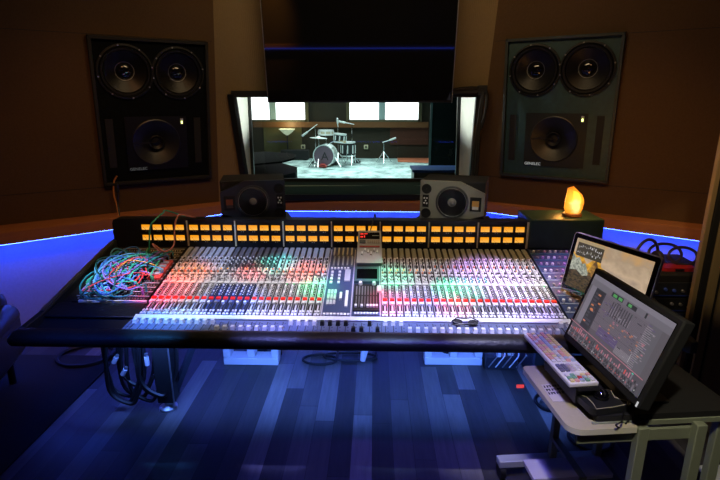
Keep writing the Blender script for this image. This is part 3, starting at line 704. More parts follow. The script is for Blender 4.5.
for k in range(8):
    x = MXM + .022 + k * .0145
    b.box((x, .205, .0145), (.006, .07, .003), mat('dim_scale', (.2, .2, .22), .5)); b.box((x, .12, .0145), (.004, .08, .003), mat('dim_scale', (.2, .2, .2)))
    if k % 2 == 0 or k > 4: b.box((x, .085, .018), (.011, .014, .012), WHITE)
    b.box((x, .035, .0145), (.011, .013, .008), WHITE)
for k in range(2): b.lathe([(.011, 0), (.009, .018)], WHITE, Matrix.Translation((MXM + .04 + .07 * k, .258, .010)), 12)
b.box((MX1 - .008, .215, .016), (.020, .045, .014), WHITE)
build('group_fader', b, gb)
# meter bridge
BR0, BR1 = -1.575, X1 + .006
b = MB(); yb = 2.885
pts = [(BR0, .832), (BR1, .832), (BR1, 1.016), (BR0 + .03, 1.016), (BR0 + .008, 1.008), (BR0, .986)]
b.prism(pts, .07, BLACK, Matrix.Translation((0, yb + .07, 0)) @ rot('X', PI / 2)); br = build('meter_bridge', b, console, .004)
AMB = bpy.data.materials.new('amber_meter_face'); AMB.use_nodes = True
nt = AMB.node_tree; pb = nt.nodes['Principled BSDF']; tc = nt.nodes.new('ShaderNodeTexCoord'); sp = nt.nodes.new('ShaderNodeSeparateXYZ'); nt.links.new(tc.outputs['Generated'], sp.inputs[0])
rp = nt.nodes.new('ShaderNodeValToRGB'); rp.color_ramp.elements[0].color = (1.0, .46, .07, 1); rp.color_ramp.elements[1].color = (.95, .34, .006, 1)
rp.color_ramp.elements[0].position = .2; rp.color_ramp.elements[1].position = .8
nt.links.new(sp.outputs['Z'], rp.inputs[0]); nt.links.new(rp.outputs[0], pb.inputs['Emission Color']); pb.inputs['Emission Strength'].default_value = 1.0; pb.inputs['Base Color'].default_value = (.1, .06, .02, 1)
BRASS = mat('brass_strip', (.80, .70, .46), .4)
MW, MHT = .051, .031
for k in range(8):
    bx = X0 - BW + k * BW
    for r_ in range(2):
        for c_ in range(4):
            x = bx + BW * (.14 + .235 * c_); z = .967 - r_ * .064
            b = MB(); b.box((x, yb - .004, z), (MW + .006, .008, MHT + .006), MATTE); mt_ = build('vu_meter', b, br)
            b = MB(); b.box((x, yb - .009, z), (MW, .003, MHT), AMB); build('dial', b, mt_)
            b = MB(); a = math.radians(random.uniform(30, 50)); b.bar((x, yb - .0115, z - .016), (x - .028 * math.sin(a), yb - .0115, z - .016 + .028 * math.cos(a)), .001, .001, BLACK); build('needle', b, mt_)
    b = MB()
    for r_ in range(2):
        for c_ in range(4):
            x = bx + BW * (.145 + .235 * c_); z = .967 - r_ * .064 - .026
            for q in (-.006, .006): b.box((x + q, yb - .002, z), (.006, .004, .004), mat('print_grey', (.4, .42, .4), .6))
    build('number_print', b, br)
    if k: b = MB(); b.box((bx, yb - .005, .930), (.007, .012, .155), BRASS); build('divider_strip', b, br)
b = MB(); b.box((BR1 - .004, yb - .005, .930), (.010, .012, .16), BRASS); build('divider_strip', b, br)
# patch bay
PBX0, PBX1 = -1.50, X0 - .01
b = MB(MD); b.box(((PBX0 + PBX1) / 2, .36, .002), (PBX1 - PBX0, .50, .008), SLOT); pbay = build('patch_bay', b, console)
rows = [.14 + .036 * k for k in range(13)]
b = MB(MD)
for y in rows: b.box(((PBX0 + PBX1) / 2, y + .012, .007), (PBX1 - PBX0, .006, .003), mat('bay_strip', (.30, .31, .36), .5))
build('designation_strip', b, pbay)
b = MB(MD)
for y in rows:
    for k in range(24): b.lathe([(.005, 0), (.0035, .003)], STEEL, Matrix.Translation((PBX0 + .02 + k * (PBX1 - PBX0 - .04) / 23, y - .006, .006)), 6)
build('jack', b, pbay, kind='stuff')
b = MB(MD); b.box(((PBX0 + PBX1) / 2 + .02, .112, .006), (PBX1 - PBX0 - .03, .008, .012), WHITEPAINT); build('white_trim', b, pbay)
b = MB(MD); b.box((X0 - .055, .37, .012), (.075, .16, .02), mat('red_module', (.55, .06, .05), .5)); rm = build('red_module', b, pbay, .003)  # red light falling on the patch bay, built as a red block
b = MB(MD)
for r_ in range(4): b.box((X0 - .055, .32 + r_ * .034, .024), (.05, .018, .006), PANELTOP)
build('module_window', b, rm)
# far-end wing: tall dark hood and rows of modules
EX0, EX1 = X1 + .008, 1.345
b = MB(); b.box(((EX0 + EX1) / 2, 3.0, .942), (EX1 - EX0, .27, .18), mat('dark_green_hood', (.02, .05, .045), .4, noise=.4)); build('hood', b, console, .008)
b = MB(MD); b.box(((EX0 + EX1) / 2, .33, .0), (EX1 - EX0, .60, .012), PANELN)
wingk = build('wing_panel', b, console)
b = MB(MD)
for r_ in range(9):
    y = .09 + r_ * .062
    b.box(((EX0 + EX1) / 2, y - .022, .007), (EX1 - EX0, .006, .004), PANELTOP if r_ < 6 else mat('teal_line', (.05, .2, .28), .4))
    for k in range(12):
        m = [KNW, KNW, mat('violet_knob', (.5, .3, .6), .4), KNG][(k * 3 + r_) % 4]
        b.lathe([(.008, 0), (.007, .010)], m, Matrix.Translation((EX0 + .025 + k * .032, y, .006)), 8)
build('module_knob', b, wingk, kind='stuff', ang=50)
# legs
DARKM = mat('dark_blue_steel', (.03, .035, .05), .35, .4)
for lx in (-1.165, 1.12):
    b = MB(); M = Matrix.Translation((lx, 2.47, 0)); 
    b.box((0, .02, .33), (.095, .10, .56), BLACK, M); lg = build('leg', b, console, .006)
    b = MB(); b.box((.0, -.03, .60), (.09, .012, .03), STEEL, M); b.box((.048, -.032, .32), (.006, .006, .54), STEEL, M); build('edge_strip', b, lg)  # upright steel strip stands in for the blue-lit edge of the leg
    b = MB(); b.bar((lx + .02, 2.50, .06), (lx + .22, 2.74, .60), .03, .03, DARKM); b.bar((lx + .02, 2.50, .30), (lx + .12, 2.62, .60), .02, .02, DARKM); build('brace', b, lg)
    b = MB(); b.lathe([(.05, 0), (.05, .015), (.02, .03), (.02, .06)], STEEL, M, 20); build('foot', b, lg)

# remote unit leaning on the meter bridge
r0, r1 = Vector((-.022, 2.655, .808)), Vector((-.022, 2.84, .945))
u = (r1 - r0); RL = u.length + .0; ux = Vector((1, 0, 0)); uy = u.normalized(); uz = ux.cross(uy)
MR = Matrix(((1, uy.x, uz.x, r0.x), (0, uy.y, uz.y, r0.y), (0, uy.z, uz.z, r0.z), (0, 0, 0, 1)))
rem = thing('remote_unit', 'grey desk remote with a red number display leaning on the meter bridge', 'remote control', r0)
b = MB(MR); b.prism([(-.072, 0), (.072, 0), (.066, RL), (-.066, RL)], .03, mat('warm_grey_case', (.52, .50, .50), .5, noise=.04), None, -.0); case = build('case', b, rem, .005)
b = MB(MR); b.box((0, RL * .83, .031), (.115, RL * .2, .003), GLOSSBLK); dp = build('display', b, rem)
b = MB(MR)
for x, z, w, h in ((-.045, .88, .018, .007), (-.022, .885, .020, .005), (-.046, .79, .014, .009), (-.030, .80, .006, .014)): b.box((x, RL * z, .033), (w, h, .001), emi('display_red', (1, .03, .02), 1.3))
build('red_segment', b, dp)
b = MB(MR); b.box((.035, RL * .83, .033), (.04, .006, .001), mat('display_grey', (.25, .28, .3), .5)); build('caption', b, dp)
b = MB(MR); b.box((-.04, RL * .64, .032), (.034, .020, .005), mat('slate_key', (.08, .10, .14), .5))
for k in range(6): b.box((-.008 + k * .012, RL * .64, .032), (.008, .018, .005), mat('beige_key', (.42, .36, .30), .5))
build('key', b, rem)
b = MB(MR); b.box((0, RL * .49, .0315), (.115, .011, .003), mat('red_stripe', (.45, .03, .03), .5)); build('red_stripe', b, rem)
for k in range(6): b = MB(MR); b.box((-.042 + k * .017, RL * (.28 + .05 * ((k * 5) % 3)), .034), (.010, .020, .010), WHITE); build('slider', b, rem, .002)
b = MB(); b.tube(smooth([MR @ Vector((.0, RL, .015)), r1 + Vector((.012, -.005, .05)), r1 + Vector((.03, .08, .10)), r1 + Vector((.035, .16, .02))]), .003, BLACK); build('cord', b, rem)

# dark glasses lying on the fader tray
gl0 = PZ(465, 324, .716)
sg = thing('sunglasses', 'folded black sunglasses lying across the white faders', 'sunglasses', gl0, .05)
MG = Matrix.Translation(gl0) @ rot('Z', .06)
for s in (-1, 1):
    b = MB(MG @ Matrix.Translation((s * .034, .006 * -s, .010)) @ rot('X', .5)); b.lathe([(.001, .002), (.021, .0), (.022, -.002), (.001, -.003)], MATTE, Matrix.Diagonal((1.1, .75, 1, 1)), 20); build('lens', b, sg)
b = MB(MG); b.tube([(-.06, .004, .014), (-.034, .022, .022), (0, .016, .02), (.034, .020, .022), (.062, .0, .014)], .003, BLACK); build('bridge', b, sg)
for s in (-1, 1): b = MB(MG); b.tube([(s * .062, .004, .012), (s * .03, -.018 - .004 * s, .008), (-s * .05, -.022, .008)], .0028, BLACK); build('temple', b, sg)

# ------------------------------------------------------------------ patch cables
def pmat(nm, c): return mat(nm, c, .4, 0, 0, noise=0)
CC = {'blue': pmat('cable_blue', (.06, .22, .60)), 'teal': pmat('cable_teal', (.03, .32, .34)), 'violet': pmat('cable_violet', (.30, .20, .62)), 'green': pmat('cable_green', (.04, .45, .25)),
      'red': pmat('cable_red', (.65, .05, .06)), 'dark green': pmat('cable_dark_green', (.015, .11, .09)), 'sky blue': pmat('cable_sky', (.12, .45, .75))}
def deck(x, v, h): return MD @ Vector((x, v, h))
def patch(color, i, N, big):
    R = random.Random(hash_(color) + i * 31)
    jx, jv = R.uniform(-1.36, -1.15), R.uniform(.22, .52); kx, kv = R.uniform(-1.38, -1.16), R.uniform(.16, .5)
    cx, cv = R.uniform(-1.40, -1.33), R.uniform(.20, .34); rx = R.uniform(.06, .13) if big else R.uniform(.04, .09); rv = R.uniform(.10, .19) if big else R.uniform(.05, .12)
    pts = [deck(jx, jv, .008), deck(jx - .004, jv, .05)]
    a0, a1 = R.uniform(.3, 1.7), R.uniform(3.9, 5.9); tw_ = R.uniform(-.7, .7); cx += R.uniform(-.03, .05); cv += R.uniform(-.03, .08)
    n = 6; h0, h1 = R.uniform(.02, .06), R.uniform(.02, .06)
    for q in range(n + 1):
        a = a0 + (a1 - a0) * q / n
        h = h0 + (h1 - h0) * q / n + .02 * math.sin(PI * q / n)
        pts.append(deck(max(-1.545, cx + rx * math.cos(a) + tw_ * .12 * math.sin(a)), max(.075, cv + rv * math.sin(a) + tw_ * .05 * math.cos(a)), h))
    pts += [deck((cx + kx) / 2 + .03, (cv + kv) / 2 - .06, R.uniform(.03, .07)), deck(kx - .004, kv, .05), deck(kx, kv, .008)]
    t = thing('patch_cable', color + ' patch cable looping out of the patch bay', 'patch cable', deck(jx, jv, 0), 0, color + ' patch cables')
    b = MB(); b.tube(smooth(pts, 6), .0044 if big else .0036, CC[color], 6); build('cord', b, t, ang=80)
    for x, v in ((jx, jv), (kx, kv)):
        b = MB(MD); b.cyl((x, v, .004), (x, v, .034), .006, CC[color] if R.random() < .5 else RUBBER, n=8); build('plug', b, t)
def hash_(s): return sum(ord(c) * (k + 3) for k, c in enumerate(s))
for color, N, big in (('blue', 6, 1), ('teal', 5, 1), ('violet', 7, 0), ('green', 3, 1), ('red', 4, 0), ('dark green', 4, 1), ('sky blue', 4, 1)):
    for i in range(N): patch(color, i, N, big)
def single(pts, color, m, lab):
    t = thing('patch_cable', lab, 'patch cable', pts[0]); b = MB(); b.tube(smooth(pts, 7), .0045, m, 6); build('cord', b, t, ang=80)
    for p, q in ((pts[0], pts[1]), (pts[-1], pts[-2])):
        d = (Vector(q) - Vector(p)).normalized(); b = MB(); b.cyl(Vector(p), Vector(p) + d * .035, .0065, m, n=8); build('plug', b, t)
single([deck(-1.30, .50, .01), PY(150, 228, 2.72), PY(155, 220, 2.74), PY(163, 213, 2.80), PY(170, 211.5, 2.95), Vector((-1.02, 3.12, .90))], 'green', CC['green'], 'thin green cable arching from the patch bay over the meter bridge')
single([deck(-1.20, .52, .01), PY(153, 244, 2.70), PY(157, 249, 2.66), PY(167, 251, 2.66), PY(174, 244, 2.68), PY(174.5, 228, 2.73), PY(177, 218, 2.76), PY(184, 215, 2.84), Vector((-1.0, 3.1, .93))], 'pink', pmat('cable_pink', (.62, .25, .20)), 'salmon pink cable hanging in a loop in front of the amber meters')
single([deck(-1.36, .26, .01), deck(-1.36, .27, .06), deck(-1.33, .345, .08), deck(-1.27, .36, .07), deck(-1.20, .36, .05), deck(-1.16, .37, .01)], 'orange', pmat('cable_orange', (.75, .30, .06)), 'orange patch cable arched across the tangle on the patch bay')

# ------------------------------------------------------------------ nearfield speakers on floor stands
def nearfield(px, lab, mir, rz, grey, zb, Y):
    p = PY(px, 200, Y); t = thing('nearfield_speaker', lab, 'speaker', (p.x, Y, zb), rz)
    M = Matrix.Translation((p.x, Y, zb)) @ rot('Z', rz); W, H, D = .385, .250, .27
    BAF = mat('olive_grey_baffle' if grey else 'near_black_baffle', (.25, .25, .20) if grey else (.018, .022, .026), .5, noise=.15)  # lit and shaded versions of one baffle; ribbon and tag follow
    b = MB(M); b.box((0, .02, H / 2), (W, D, H), MATTE); build('cabinet', b, t, .006)
    s = -1 if mir else 1
    P_ = [(-.5, 0), (.08, -.0), (.5, .16), (.5, .72), (.05, 1), (-.5, 1)]
    P_ = [(-.5, .03), (.06, .0), (.5, .22), (.5, .74), (.12, 1), (-.5, 1)]
    pp = [(s * x * W, z * H) for x, z in P_]
    if s < 0: pp = pp[::-1]
    T = M @ Matrix.Translation((0, .02 - D / 2, 0)) @ rot('X', PI / 2)
    b = MB(T); b.prism(pp, .022, BAF); build('baffle', b, t, .006)
    T2 = T @ Matrix.Translation((0, 0, .022))
    cx, cz = s * .005 * W, H * .50; r = .088
    b = MB(T2 @ Matrix.Translation((cx, cz, 0))); b.lathe([(r * 1.12, -.002), (r * 1.12, .004), (r * .98, .007), (r * .95, .003)], mat('dark_ring', (.05, .055, .05), .4), None, 36, False); wf = build('woofer', b, t)
    b = MB(T2 @ Matrix.Translation((cx, cz, 0))); b.lathe([(r * .98, .005), (r * .90, .012), (r * .82, .009), (r * .3, .0015)], CONE, None, 36, False); build('cone', b, wf)
    b = MB(T2 @ Matrix.Translation((cx, cz, 0))); b.ball((0, 0, .0), r * .24, mat('dust_cap_silver', (.20, .20, .18), .3), 20, 10, None, (1, 1, .5)); build('dust_cap', b, wf)
    b = MB(T2 @ Matrix.Translation((cx, cz, 0))); b.lathe([(r * .955, .0065), (r * .985, .0085)], mat('rim_silver', (.45, .46, .42), .3, .5), None, 36, False); build('rim', b, wf)
    for k in (.80, .20):
        b = MB(T2 @ Matrix.Translation((-s * .40 * W, H * k, 0))); b.lathe([(.030, -.001), (.030, .003), (.026, .004), (.024, .001), (.001, .0005)], MATTE, None, 28, False); build('port', b, t)
    b = MB(T2 @ Matrix.Translation((-s * .41 * W, H * .5, 0))); b.box((0, 0, 0), (.038, .075, .004), MATTE); cp = build('control_panel', b, t, .001)
    b = MB(T2 @ Matrix.Translation((-s * .41 * W, H * .5, 0)))
    for x, y in ((-.008, .018), (.008, .018), (0, .002), (-.008, -.012), (.008, -.014)): b.lathe([(.0055, .002), (.0045, .008)], WHITE, Matrix.Translation((x, y, 0)), 10)
    build('knob', b, cp)
    b = MB(T2 @ Matrix.Translation((s * .365 * W, H * .48, 0))); b.box((0, 0, 0), (.066, .085, .005), MATTE); tw = build('ribbon_tweeter', b, t, .002)
    b = MB(T2 @ Matrix.Translation((s * .365 * W, H * .48, 0))); b.box((0, .004, .003), (.040, .034, .004), mat('copper_ribbon' if grey else 'dim_copper_ribbon', (.75, .42, .10) if grey else (.28, .09, .03), .35, .3))
    b.box((0, -.022, .003), (.036, .018, .004), mat('pale_tag_' + str(grey), (.7, .68, .6) if grey else (.05, .03, .02), .5)); build('ribbon', b, tw)
    st = thing('speaker_stand', 'black stand holding the ' + ('olive-grey' if grey else 'near-black') + ' nearfield speaker behind the console', 'speaker stand', (p.x, Y, 0), rz)
    b = MB(M); b.prism([(-.24, -.12), (.24, -.12), (.21, .15), (-.21, .15)], .014, BLACK, None, -.022); build('top_plate', b, st, .003)
    b = MB(); b.cyl((p.x, Y, .02), (p.x, Y, zb - .02), .035, BLACK); build('pole', b, st)
    b = MB(M); b.box((0, .11, -zb + .01), (.26, .26, .02), BLACK); build('base', b, st, .004)
ZB = .985
nearfield(254, 'near-black nearfield speaker on its side behind the patch bay end of the meters', True, math.radians(12), False, ZB, 3.10)
nearfield(454.5, 'olive-grey nearfield speaker with a copper tweeter, on its side behind the meters', False, math.radians(-16), True, ZB, 3.10)

# ------------------------------------------------------------------ salt lamp
lp = PY(572, 213.5, 2.96); lp.z = 1.032
sl = thing('salt_lamp', 'glowing orange rock salt lamp on the console hood', 'lamp', lp)
b = MB(Matrix.Translation(lp)); b.lathe([(.052, 0), (.056, .006), (.054, .018), (.046, .022)], wood('lamp_base_wood', (.10, .04, .02), (.2, .09, .04)), None, 28); build('base', b, sl)
SALT = bpy.data.materials.new('glowing_salt'); SALT.use_nodes = True; nt = SALT.node_tree; pb = nt.nodes['Principled BSDF']; pb.inputs['Base Color'].default_value = (.8, .35, .1, 1); pb.inputs['Roughness'].default_value = .6
tc = nt.nodes.new('ShaderNodeTexCoord'); nz = nt.nodes.new('ShaderNodeTexNoise'); nz.inputs['Scale'].default_value = 22; nz.inputs['Detail'].default_value = 4; nt.links.new(tc.outputs['Object'], nz.inputs['Vector'])
gr = nt.nodes.new('ShaderNodeTexGradient'); gr.gradient_type = 'SPHERICAL'; mp = nt.nodes.new('ShaderNodeMapping'); mp.vector_type = 'POINT'
mp.inputs['Location'].default_value = (.0, .0, -.62); mp.inputs['Scale'].default_value = (14, 4, 9.0); nt.links.new(tc.outputs['Object'], mp.inputs['Vector']); nt.links.new(mp.outputs['Vector'], gr.inputs['Vector'])
ad = nt.nodes.new('ShaderNodeMath'); ad.operation = 'MULTIPLY_ADD'; ad.inputs[1].default_value = .62; nt.links.new(nz.outputs['Fac'], ad.inputs[0]); nt.links.new(gr.outputs['Fac'], ad.inputs[2])
rp = nt.nodes.new('ShaderNodeValToRGB'); els = rp.color_ramp.elements
els[0].position = .15; els[0].color = (.50, .10, .003, 1); els[1].position = 1.0; els[1].color = (1.0, .80, .30, 1); e = els.new(.45); e.color = (.90, .27, .008, 1); e = els.new(.80); e.color = (1.0, .46, .035, 1)
nt.links.new(ad.outputs[0], rp.inputs[0]); nt.links.new(rp.outputs[0], pb.inputs['Emission Color']); pb.inputs['Emission Strength'].default_value = .95
R = random.Random(4); n = 7
ring = [(-.050, -.012), (-.022, -.044), (.020, -.046), (.054, -.016), (.050, .026), (.008, .046), (-.036, .036)]
vs, fs = [], []
for q, (k_, z, dx) in enumerate(((.80, .018, 0), (1.0, .045, -.001), (1.04, .085, .001), (.98, .118, .003), (.78, .154, -.002))):
    for k, (x, y) in enumerate(ring):
        zz = z + (0 if q < 3 else (-.36 * x if q == 4 else -.18 * x)); vs.append((x * k_ * R.uniform(.94, 1.06) + dx, y * k_ * R.uniform(.94, 1.06), zz + R.uniform(-.003, .003)))
vs.append((-.008, .0, .180)); ap = len(vs) - 1
for q in range(4):
    for k in range(n): j = (k + 1) % n; fs += [(q * n + k, q * n + j, (q + 1) * n + k), (q * n + j, (q + 1) * n + j, (q + 1) * n + k)]
for k in range(n): fs.append((4 * n + k, 4 * n + (k + 1) % n, ap))
fs += [list(range(n))[::-1]]
b = MB(Matrix.Translation(lp)); b.add(vs, fs, SALT); build('salt_crystal', b, sl, ang=8)
light('POINT', 'salt_glow', lp + Vector((0, -.09, .12)), 1.6, (1, .42, .08), size=.05)
light('POINT', 'salt_glow_back', lp + Vector((0, .13, .10)), 2.0, (1, .42, .08), size=.05)

# ------------------------------------------------------------------ rolling table with screens
TZ = math.radians(6); TO = (.66, 1.45, 0)
ct = thing('rolling_table', 'low metal work table on castors with a beige side tray', 'table', TO, TZ)
MC = Matrix.Translation(TO) @ rot('Z', TZ)
OLV = mat('olive_grey_metal', (.26, .29, .21), .5, .2, noise=.1); BEI = mat('beige_laminate', (.50, .45, .30), .5, noise=.08, nscale=60); EDGE = mat('cream_edge', (.72, .70, .55), .45)
def rrect(x0, y0, x1, y1, rs, k=6):
    out = []
    for (cx, cy, a0), r in zip((((x0, y0, PI)), (x1, y0, 1.5 * PI), (x1, y1, 0), (x0, y1, .5 * PI)), rs):
        ox, oy = cx + (r if cx == x0 else -r), cy + (r if cy == y0 else -r)
        out += [(ox + r * math.cos(a0 + PI / 2 * q / k), oy + r * math.sin(a0 + PI / 2 * q / k)) for q in range(k + 1)] if r else [(cx, cy)]
    return out
b = MB(MC); b.prism(rrect(.0, .0, .235, .42, (.05, 0, 0, .02)), .022, BEI, None, .62, EDGE); build('side_tray', b, ct, .003)
b = MB(MC); b.prism(rrect(.105, .03, .61, .44, (.01, .01, .01, .01)), .022, MATTE, None, .648); build('top', b, ct, .003)
for c_, s_ in (((.35, .030, .638), (.52, .010, .020)), ((.25, .030, .592), (.42, .018, .045)), ((.36, .50, .585), (.44, .03, .05))): b = MB(MC); b.box(c_, s_, OLV); build('apron', b, ct, .002)
for lx, ly in ((.255, .008), (.462, .008), (.235, .525), (.45, .525), (.585, .06)):
    b = MB(MC); b.box((lx, ly, .34 if ly < .3 else .335), (.038 if ly < .3 else .03, .03, .60 if ly < .3 else .52), OLV); build('leg', b, ct, .003)
b = MB(MC); b.box((.22, .53, .085), (.48, .05, .035), mat('pale_blue_grey_metal', (.42, .44, .46), .45, .2)); build('foot_bar', b, ct, .004)  # blue light on this bar is mixed into its metal colour
b = MB(MC); b.box((.45, .05, .085), (.42, .04, .03), OLV); build('foot_bar', b, ct, .004)
b = MB(MC); b.box((.365, .06, .20), (.22, .012, .012), OLV); build('stretcher', b, ct)
b = MB(MC); b.prism(rrect(.03, .27, .37, .385, (.006,) * 4), .016, mat('pale_lilac_board', (.62, .60, .66), .5, noise=.05), None, .195)  # lilac light is part of the board's base colour
b.box((.235, .525, .205), (.03, .03, .03), OLV); b.bar((.235, .53, .205), (.235, .26, .205), .03, .02, OLV); build('lower_shelf', b, ct, .002)
for lx, ly in ((.0, .53), (.45, .53), (.26, .05), (.585, .05)):
    b = MB(MC); b.cyl((lx - .012, ly, .034), (lx + .012, ly, .034), .034, RUBBER, n=18); b.box((lx, ly, .06), (.02, .03, .03), BLACK); build('castor', b, ct)
# monitors: local frame x along the screen, z up the screen, -y out of the face
def mon_frame(BL, yaw, tilt): return Matrix.Translation(BL) @ rot('Z', math.radians(yaw)) @ rot('X', math.radians(-tilt))
def rects(M, lst, parent, name, W, H, y0=-.0005):
    b = MB(M)
    for k, (x0, z0, x1, z1, m) in enumerate(lst):
        y = y0 - .00004 * k
        b.poly([(x0 * W, y, z0 * H), (x1 * W, y, z0 * H), (x1 * W, y, z1 * H), (x0 * W, y, z1 * H)], m)
    return build(name, b, parent)
# the mixing-session monitor
BLf = Vector((.800, 1.945, .74)); Wf, Hf = .518, .324; MF = mon_frame(BLf, -83.8, 18.9)
m1 = thing('computer_monitor', 'large dark monitor showing a grey audio session on the rolling table', 'monitor', MF @ Vector((Wf / 2, .08, -.07)))
b = MB(MF); b.box((Wf / 2, .022, Hf / 2), (Wf, .042, Hf), MATTE); build('housing', b, m1, .006)
E_ = lambda n, c, s=1.: emi('ui_' + n, c, s * .82)
BGc, LIL, DK, PUR, DKG = E_('grey', (.125, .11, .13), .9), E_('lilac', (.24, .22, .27), .9), E_('dark', (.035, .035, .045), .9), E_('purple', (.13, .09, .22), .9), E_('track', (.10, .09, .11), .9)
ORA, GRN, PNK, RED, CYA, WHT = E_('orange', (.75, .25, .10), .9), E_('green', (.10, .40, .12), .9), E_('pink', (.55, .22, .28), .9), E_('red', (.7, .1, .1), .9), E_('cyan', (.1, .7, .5), .9), E_('white', (.7, .7, .72), .9)
L_ = [(0, 0, 1, 1, BGc), (0, .93, 1, 1, LIL), (.0, .84, 1, .93, E_('bar', (.18,.165,.2), .9)), (.30, .85, .45, .915, DK), (.32, .86, .37, .90, GRN), (.39, .86, .44, .90, GRN), (.50, .85, .62, .91, DK), (.52, .86, .56, .90, GRN), (.72, .85, .74, .92, DK),
      (.03, .25, .10, .84, LIL), (.10, .20, .24, .84, DK), (.24, .30, .80, .84, E_('edit', (.17, .145, .18), .9)), (.80, .20, .93, .84, E_('list', (.14, .13, .155), .9)), (.0, .0, 1, .22, DKG)]
R = random.Random(2)
for k in range(10): L_.append((.115, .30 + k * .05, .115 + R.uniform(.03, .10), .33 + k * .05, E_('row', (.07, .07, .09), .9)))
for k in range(7): z = R.uniform(.30, .78); x = R.uniform(.11, .2); L_.append((x, z, x + .035, z + .02, ORA))
for k in range(9):
    x = .36 + k * .03
    L_.append((x, .60 + .0 * k, x + .012, .80, DK)); L_.append((x + .014, .62, x + .02, .62 + R.uniform(.04, .16), E_('ltrack', (.34, .30, .35), .9)))
for k in range(26):
    z = R.choice((.40, .44, .50, .54, .56)); x = R.uniform(.30, .88); L_.append((x, z, x + .022, z + .014, R.choice((ORA, PNK, E_('rust', (.45, .2, .14), .9)))))
L_ += [(.34, .28, .60, .40, PUR), (.35, .31, .59, .315, LIL), (.35, .35, .59, .353, LIL), (.60, .24, .79, .34, E_('pane', (.27, .24, .28), .9)), (.24, .415, .80, .42, DKG), (.24, .515, .80, .52, DKG)]
for k in range(38):
    x = .01 + k * .0255
    L_.append((x, .02, x + .016, .10, DK if k % 3 else E_('strip', (.2, .17, .2), .9))); L_.append((x, .12, x + .014, .12 + R.uniform(.02, .08), R.choice((PNK, RED, DK, LIL, PNK))))
    L_.append((x + .003, .045, x + .011, .06, R.choice((WHT, RED, LIL, PNK))))
for k in range(34):
    z = .245 + k * .0172; L_.append((.245, z, .80, z + .003, E_('rule', (.10, .085, .11), .9)))
for k in range(70):
    z = .25 + .0172 * R.randrange(34); x = R.uniform(.25, .90); L_.append((x, z, x + R.uniform(.008, .05), z + .010, R.choice((DK, DKG, E_('ltrack', (.34, .30, .35), .9), PUR, E_('rule', (.10, .085, .11), .9)))))
for k in range(24): L_.append((.81, .22 + k * .025, .81 + R.uniform(.03, .11), .228 + k * .025, E_('ltrack', (.34, .30, .35), .9)))
L_ += [(.885, .20, .905, .215, CYA), (.80, .28, .803, .40, WHT), (.0, .225, 1, .235, PNK)]
mg = .022
Mi = MF @ Matrix.Translation((mg, .0, .03))
b = MB(MF); b.box((Wf / 2, -.0002, Hf / 2 + .004), (Wf - 2 * mg + .004, .0016, Hf - .05 + .004), GLOSSBLK); sc1 = build('screen', b, m1)
rects(Mi, L_, sc1, 'session_picture', Wf - 2 * mg, Hf - .052, -.0012)
b = MB(MF); b.box((Wf - .012, -.001, .012), (.006, .002, .018), WHT); build('power_light', b, m1)  # painted glint on the logo; glows without being a lamp
b = MB(); p = MF @ Vector((Wf / 2, .05, .08)); q = Vector((p.x + .06, p.y, .672)); b.bar(p, q, .05, .02, BLACK); build('stand_neck', b, m1)
b = MB(Matrix.Translation(q) @ rot('Z', math.radians(6))); b.box((-.01, 0, .003), (.17, .26, .010), BLACK); build('stand_foot', b, m1, .003)
# the all-in-one / landscape monitor standing on the console wing
BLb = Vector((.954, 2.421, .78)); Wb, Hb = .475, .297; MBK = mon_frame(BLb, -66.2, 11.6)
m2 = thing('computer_monitor', 'silver-edged black monitor showing a mountain at sunset, behind the session monitor', 'monitor', MBK @ Vector((Wb / 2, .1, -.06)))
b = MB(MBK); b.prism(rrect(0, 0, Wb, Hb, (.016,) * 4), .014, mat('silver_shell', (.75, .76, .77), .3, .6), rot('X', PI / 2) @ Matrix.Translation((0, 0, -.0145))); build('housing', b, m2, .002)
b = MB(MBK); b.prism(rrect(.004, .004, Wb - .004, Hb - .004, (.013,) * 4), .0012, GLOSSBLK, rot('X', PI / 2) @ Matrix.Translation((0, 0, -.0004))); sc2 = build('screen', b, m2)
SKY = bpy.data.materials.new('sunset_picture'); SKY.use_nodes = True; nt = SKY.node_tree; pb = nt.nodes['Principled BSDF']; pb.inputs['Base Color'].default_value = (.01, .01, .01, 1)
tc = nt.nodes.new('ShaderNodeTexCoord'); sp = nt.nodes.new('ShaderNodeSeparateXYZ'); nt.links.new(tc.outputs['Generated'], sp.inputs[0])
nz = nt.nodes.new('ShaderNodeTexNoise'); nz.inputs['Scale'].default_value = 3.5; nz.inputs['Detail'].default_value = 5; nt.links.new(tc.outputs['Generated'], nz.inputs['Vector'])
ad = nt.nodes.new('ShaderNodeMath'); ad.operation = 'MULTIPLY_ADD'; ad.inputs[1].default_value = .8; nt.links.new(nz.outputs['Fac'], ad.inputs[0]); zz_ = nt.nodes.new('ShaderNodeMath'); zz_.operation = 'MULTIPLY'; zz_.inputs[1].default_value = .45; nt.links.new(sp.outputs['Z'], zz_.inputs[0]); nt.links.new(zz_.outputs[0], ad.inputs[2])
rp = nt.nodes.new('ShaderNodeValToRGB'); els = rp.color_ramp.elements; els[0].position = .2; els[0].color = (.72, .33, .06, 1); els[1].position = 1.0; els[1].color = (.62, .33, .09, 1)
e = els.new(.45); e.color = (.34, .25, .19, 1); e = els.new(.62); e.color = (.56, .41, .27, 1); e = els.new(.78); e.color = (.40, .29, .19, 1)
nt.links.new(ad.outputs[0], rp.inputs[0]); nt.links.new(rp.outputs[0], pb.inputs['Emission Color']); pb.inputs['Emission Strength'].default_value = .95
mg = .026; Wi, Hi = Wb - 2 * mg, Hb - 2 * mg; Mi = MBK @ Matrix.Translation((mg, -.0010, mg))
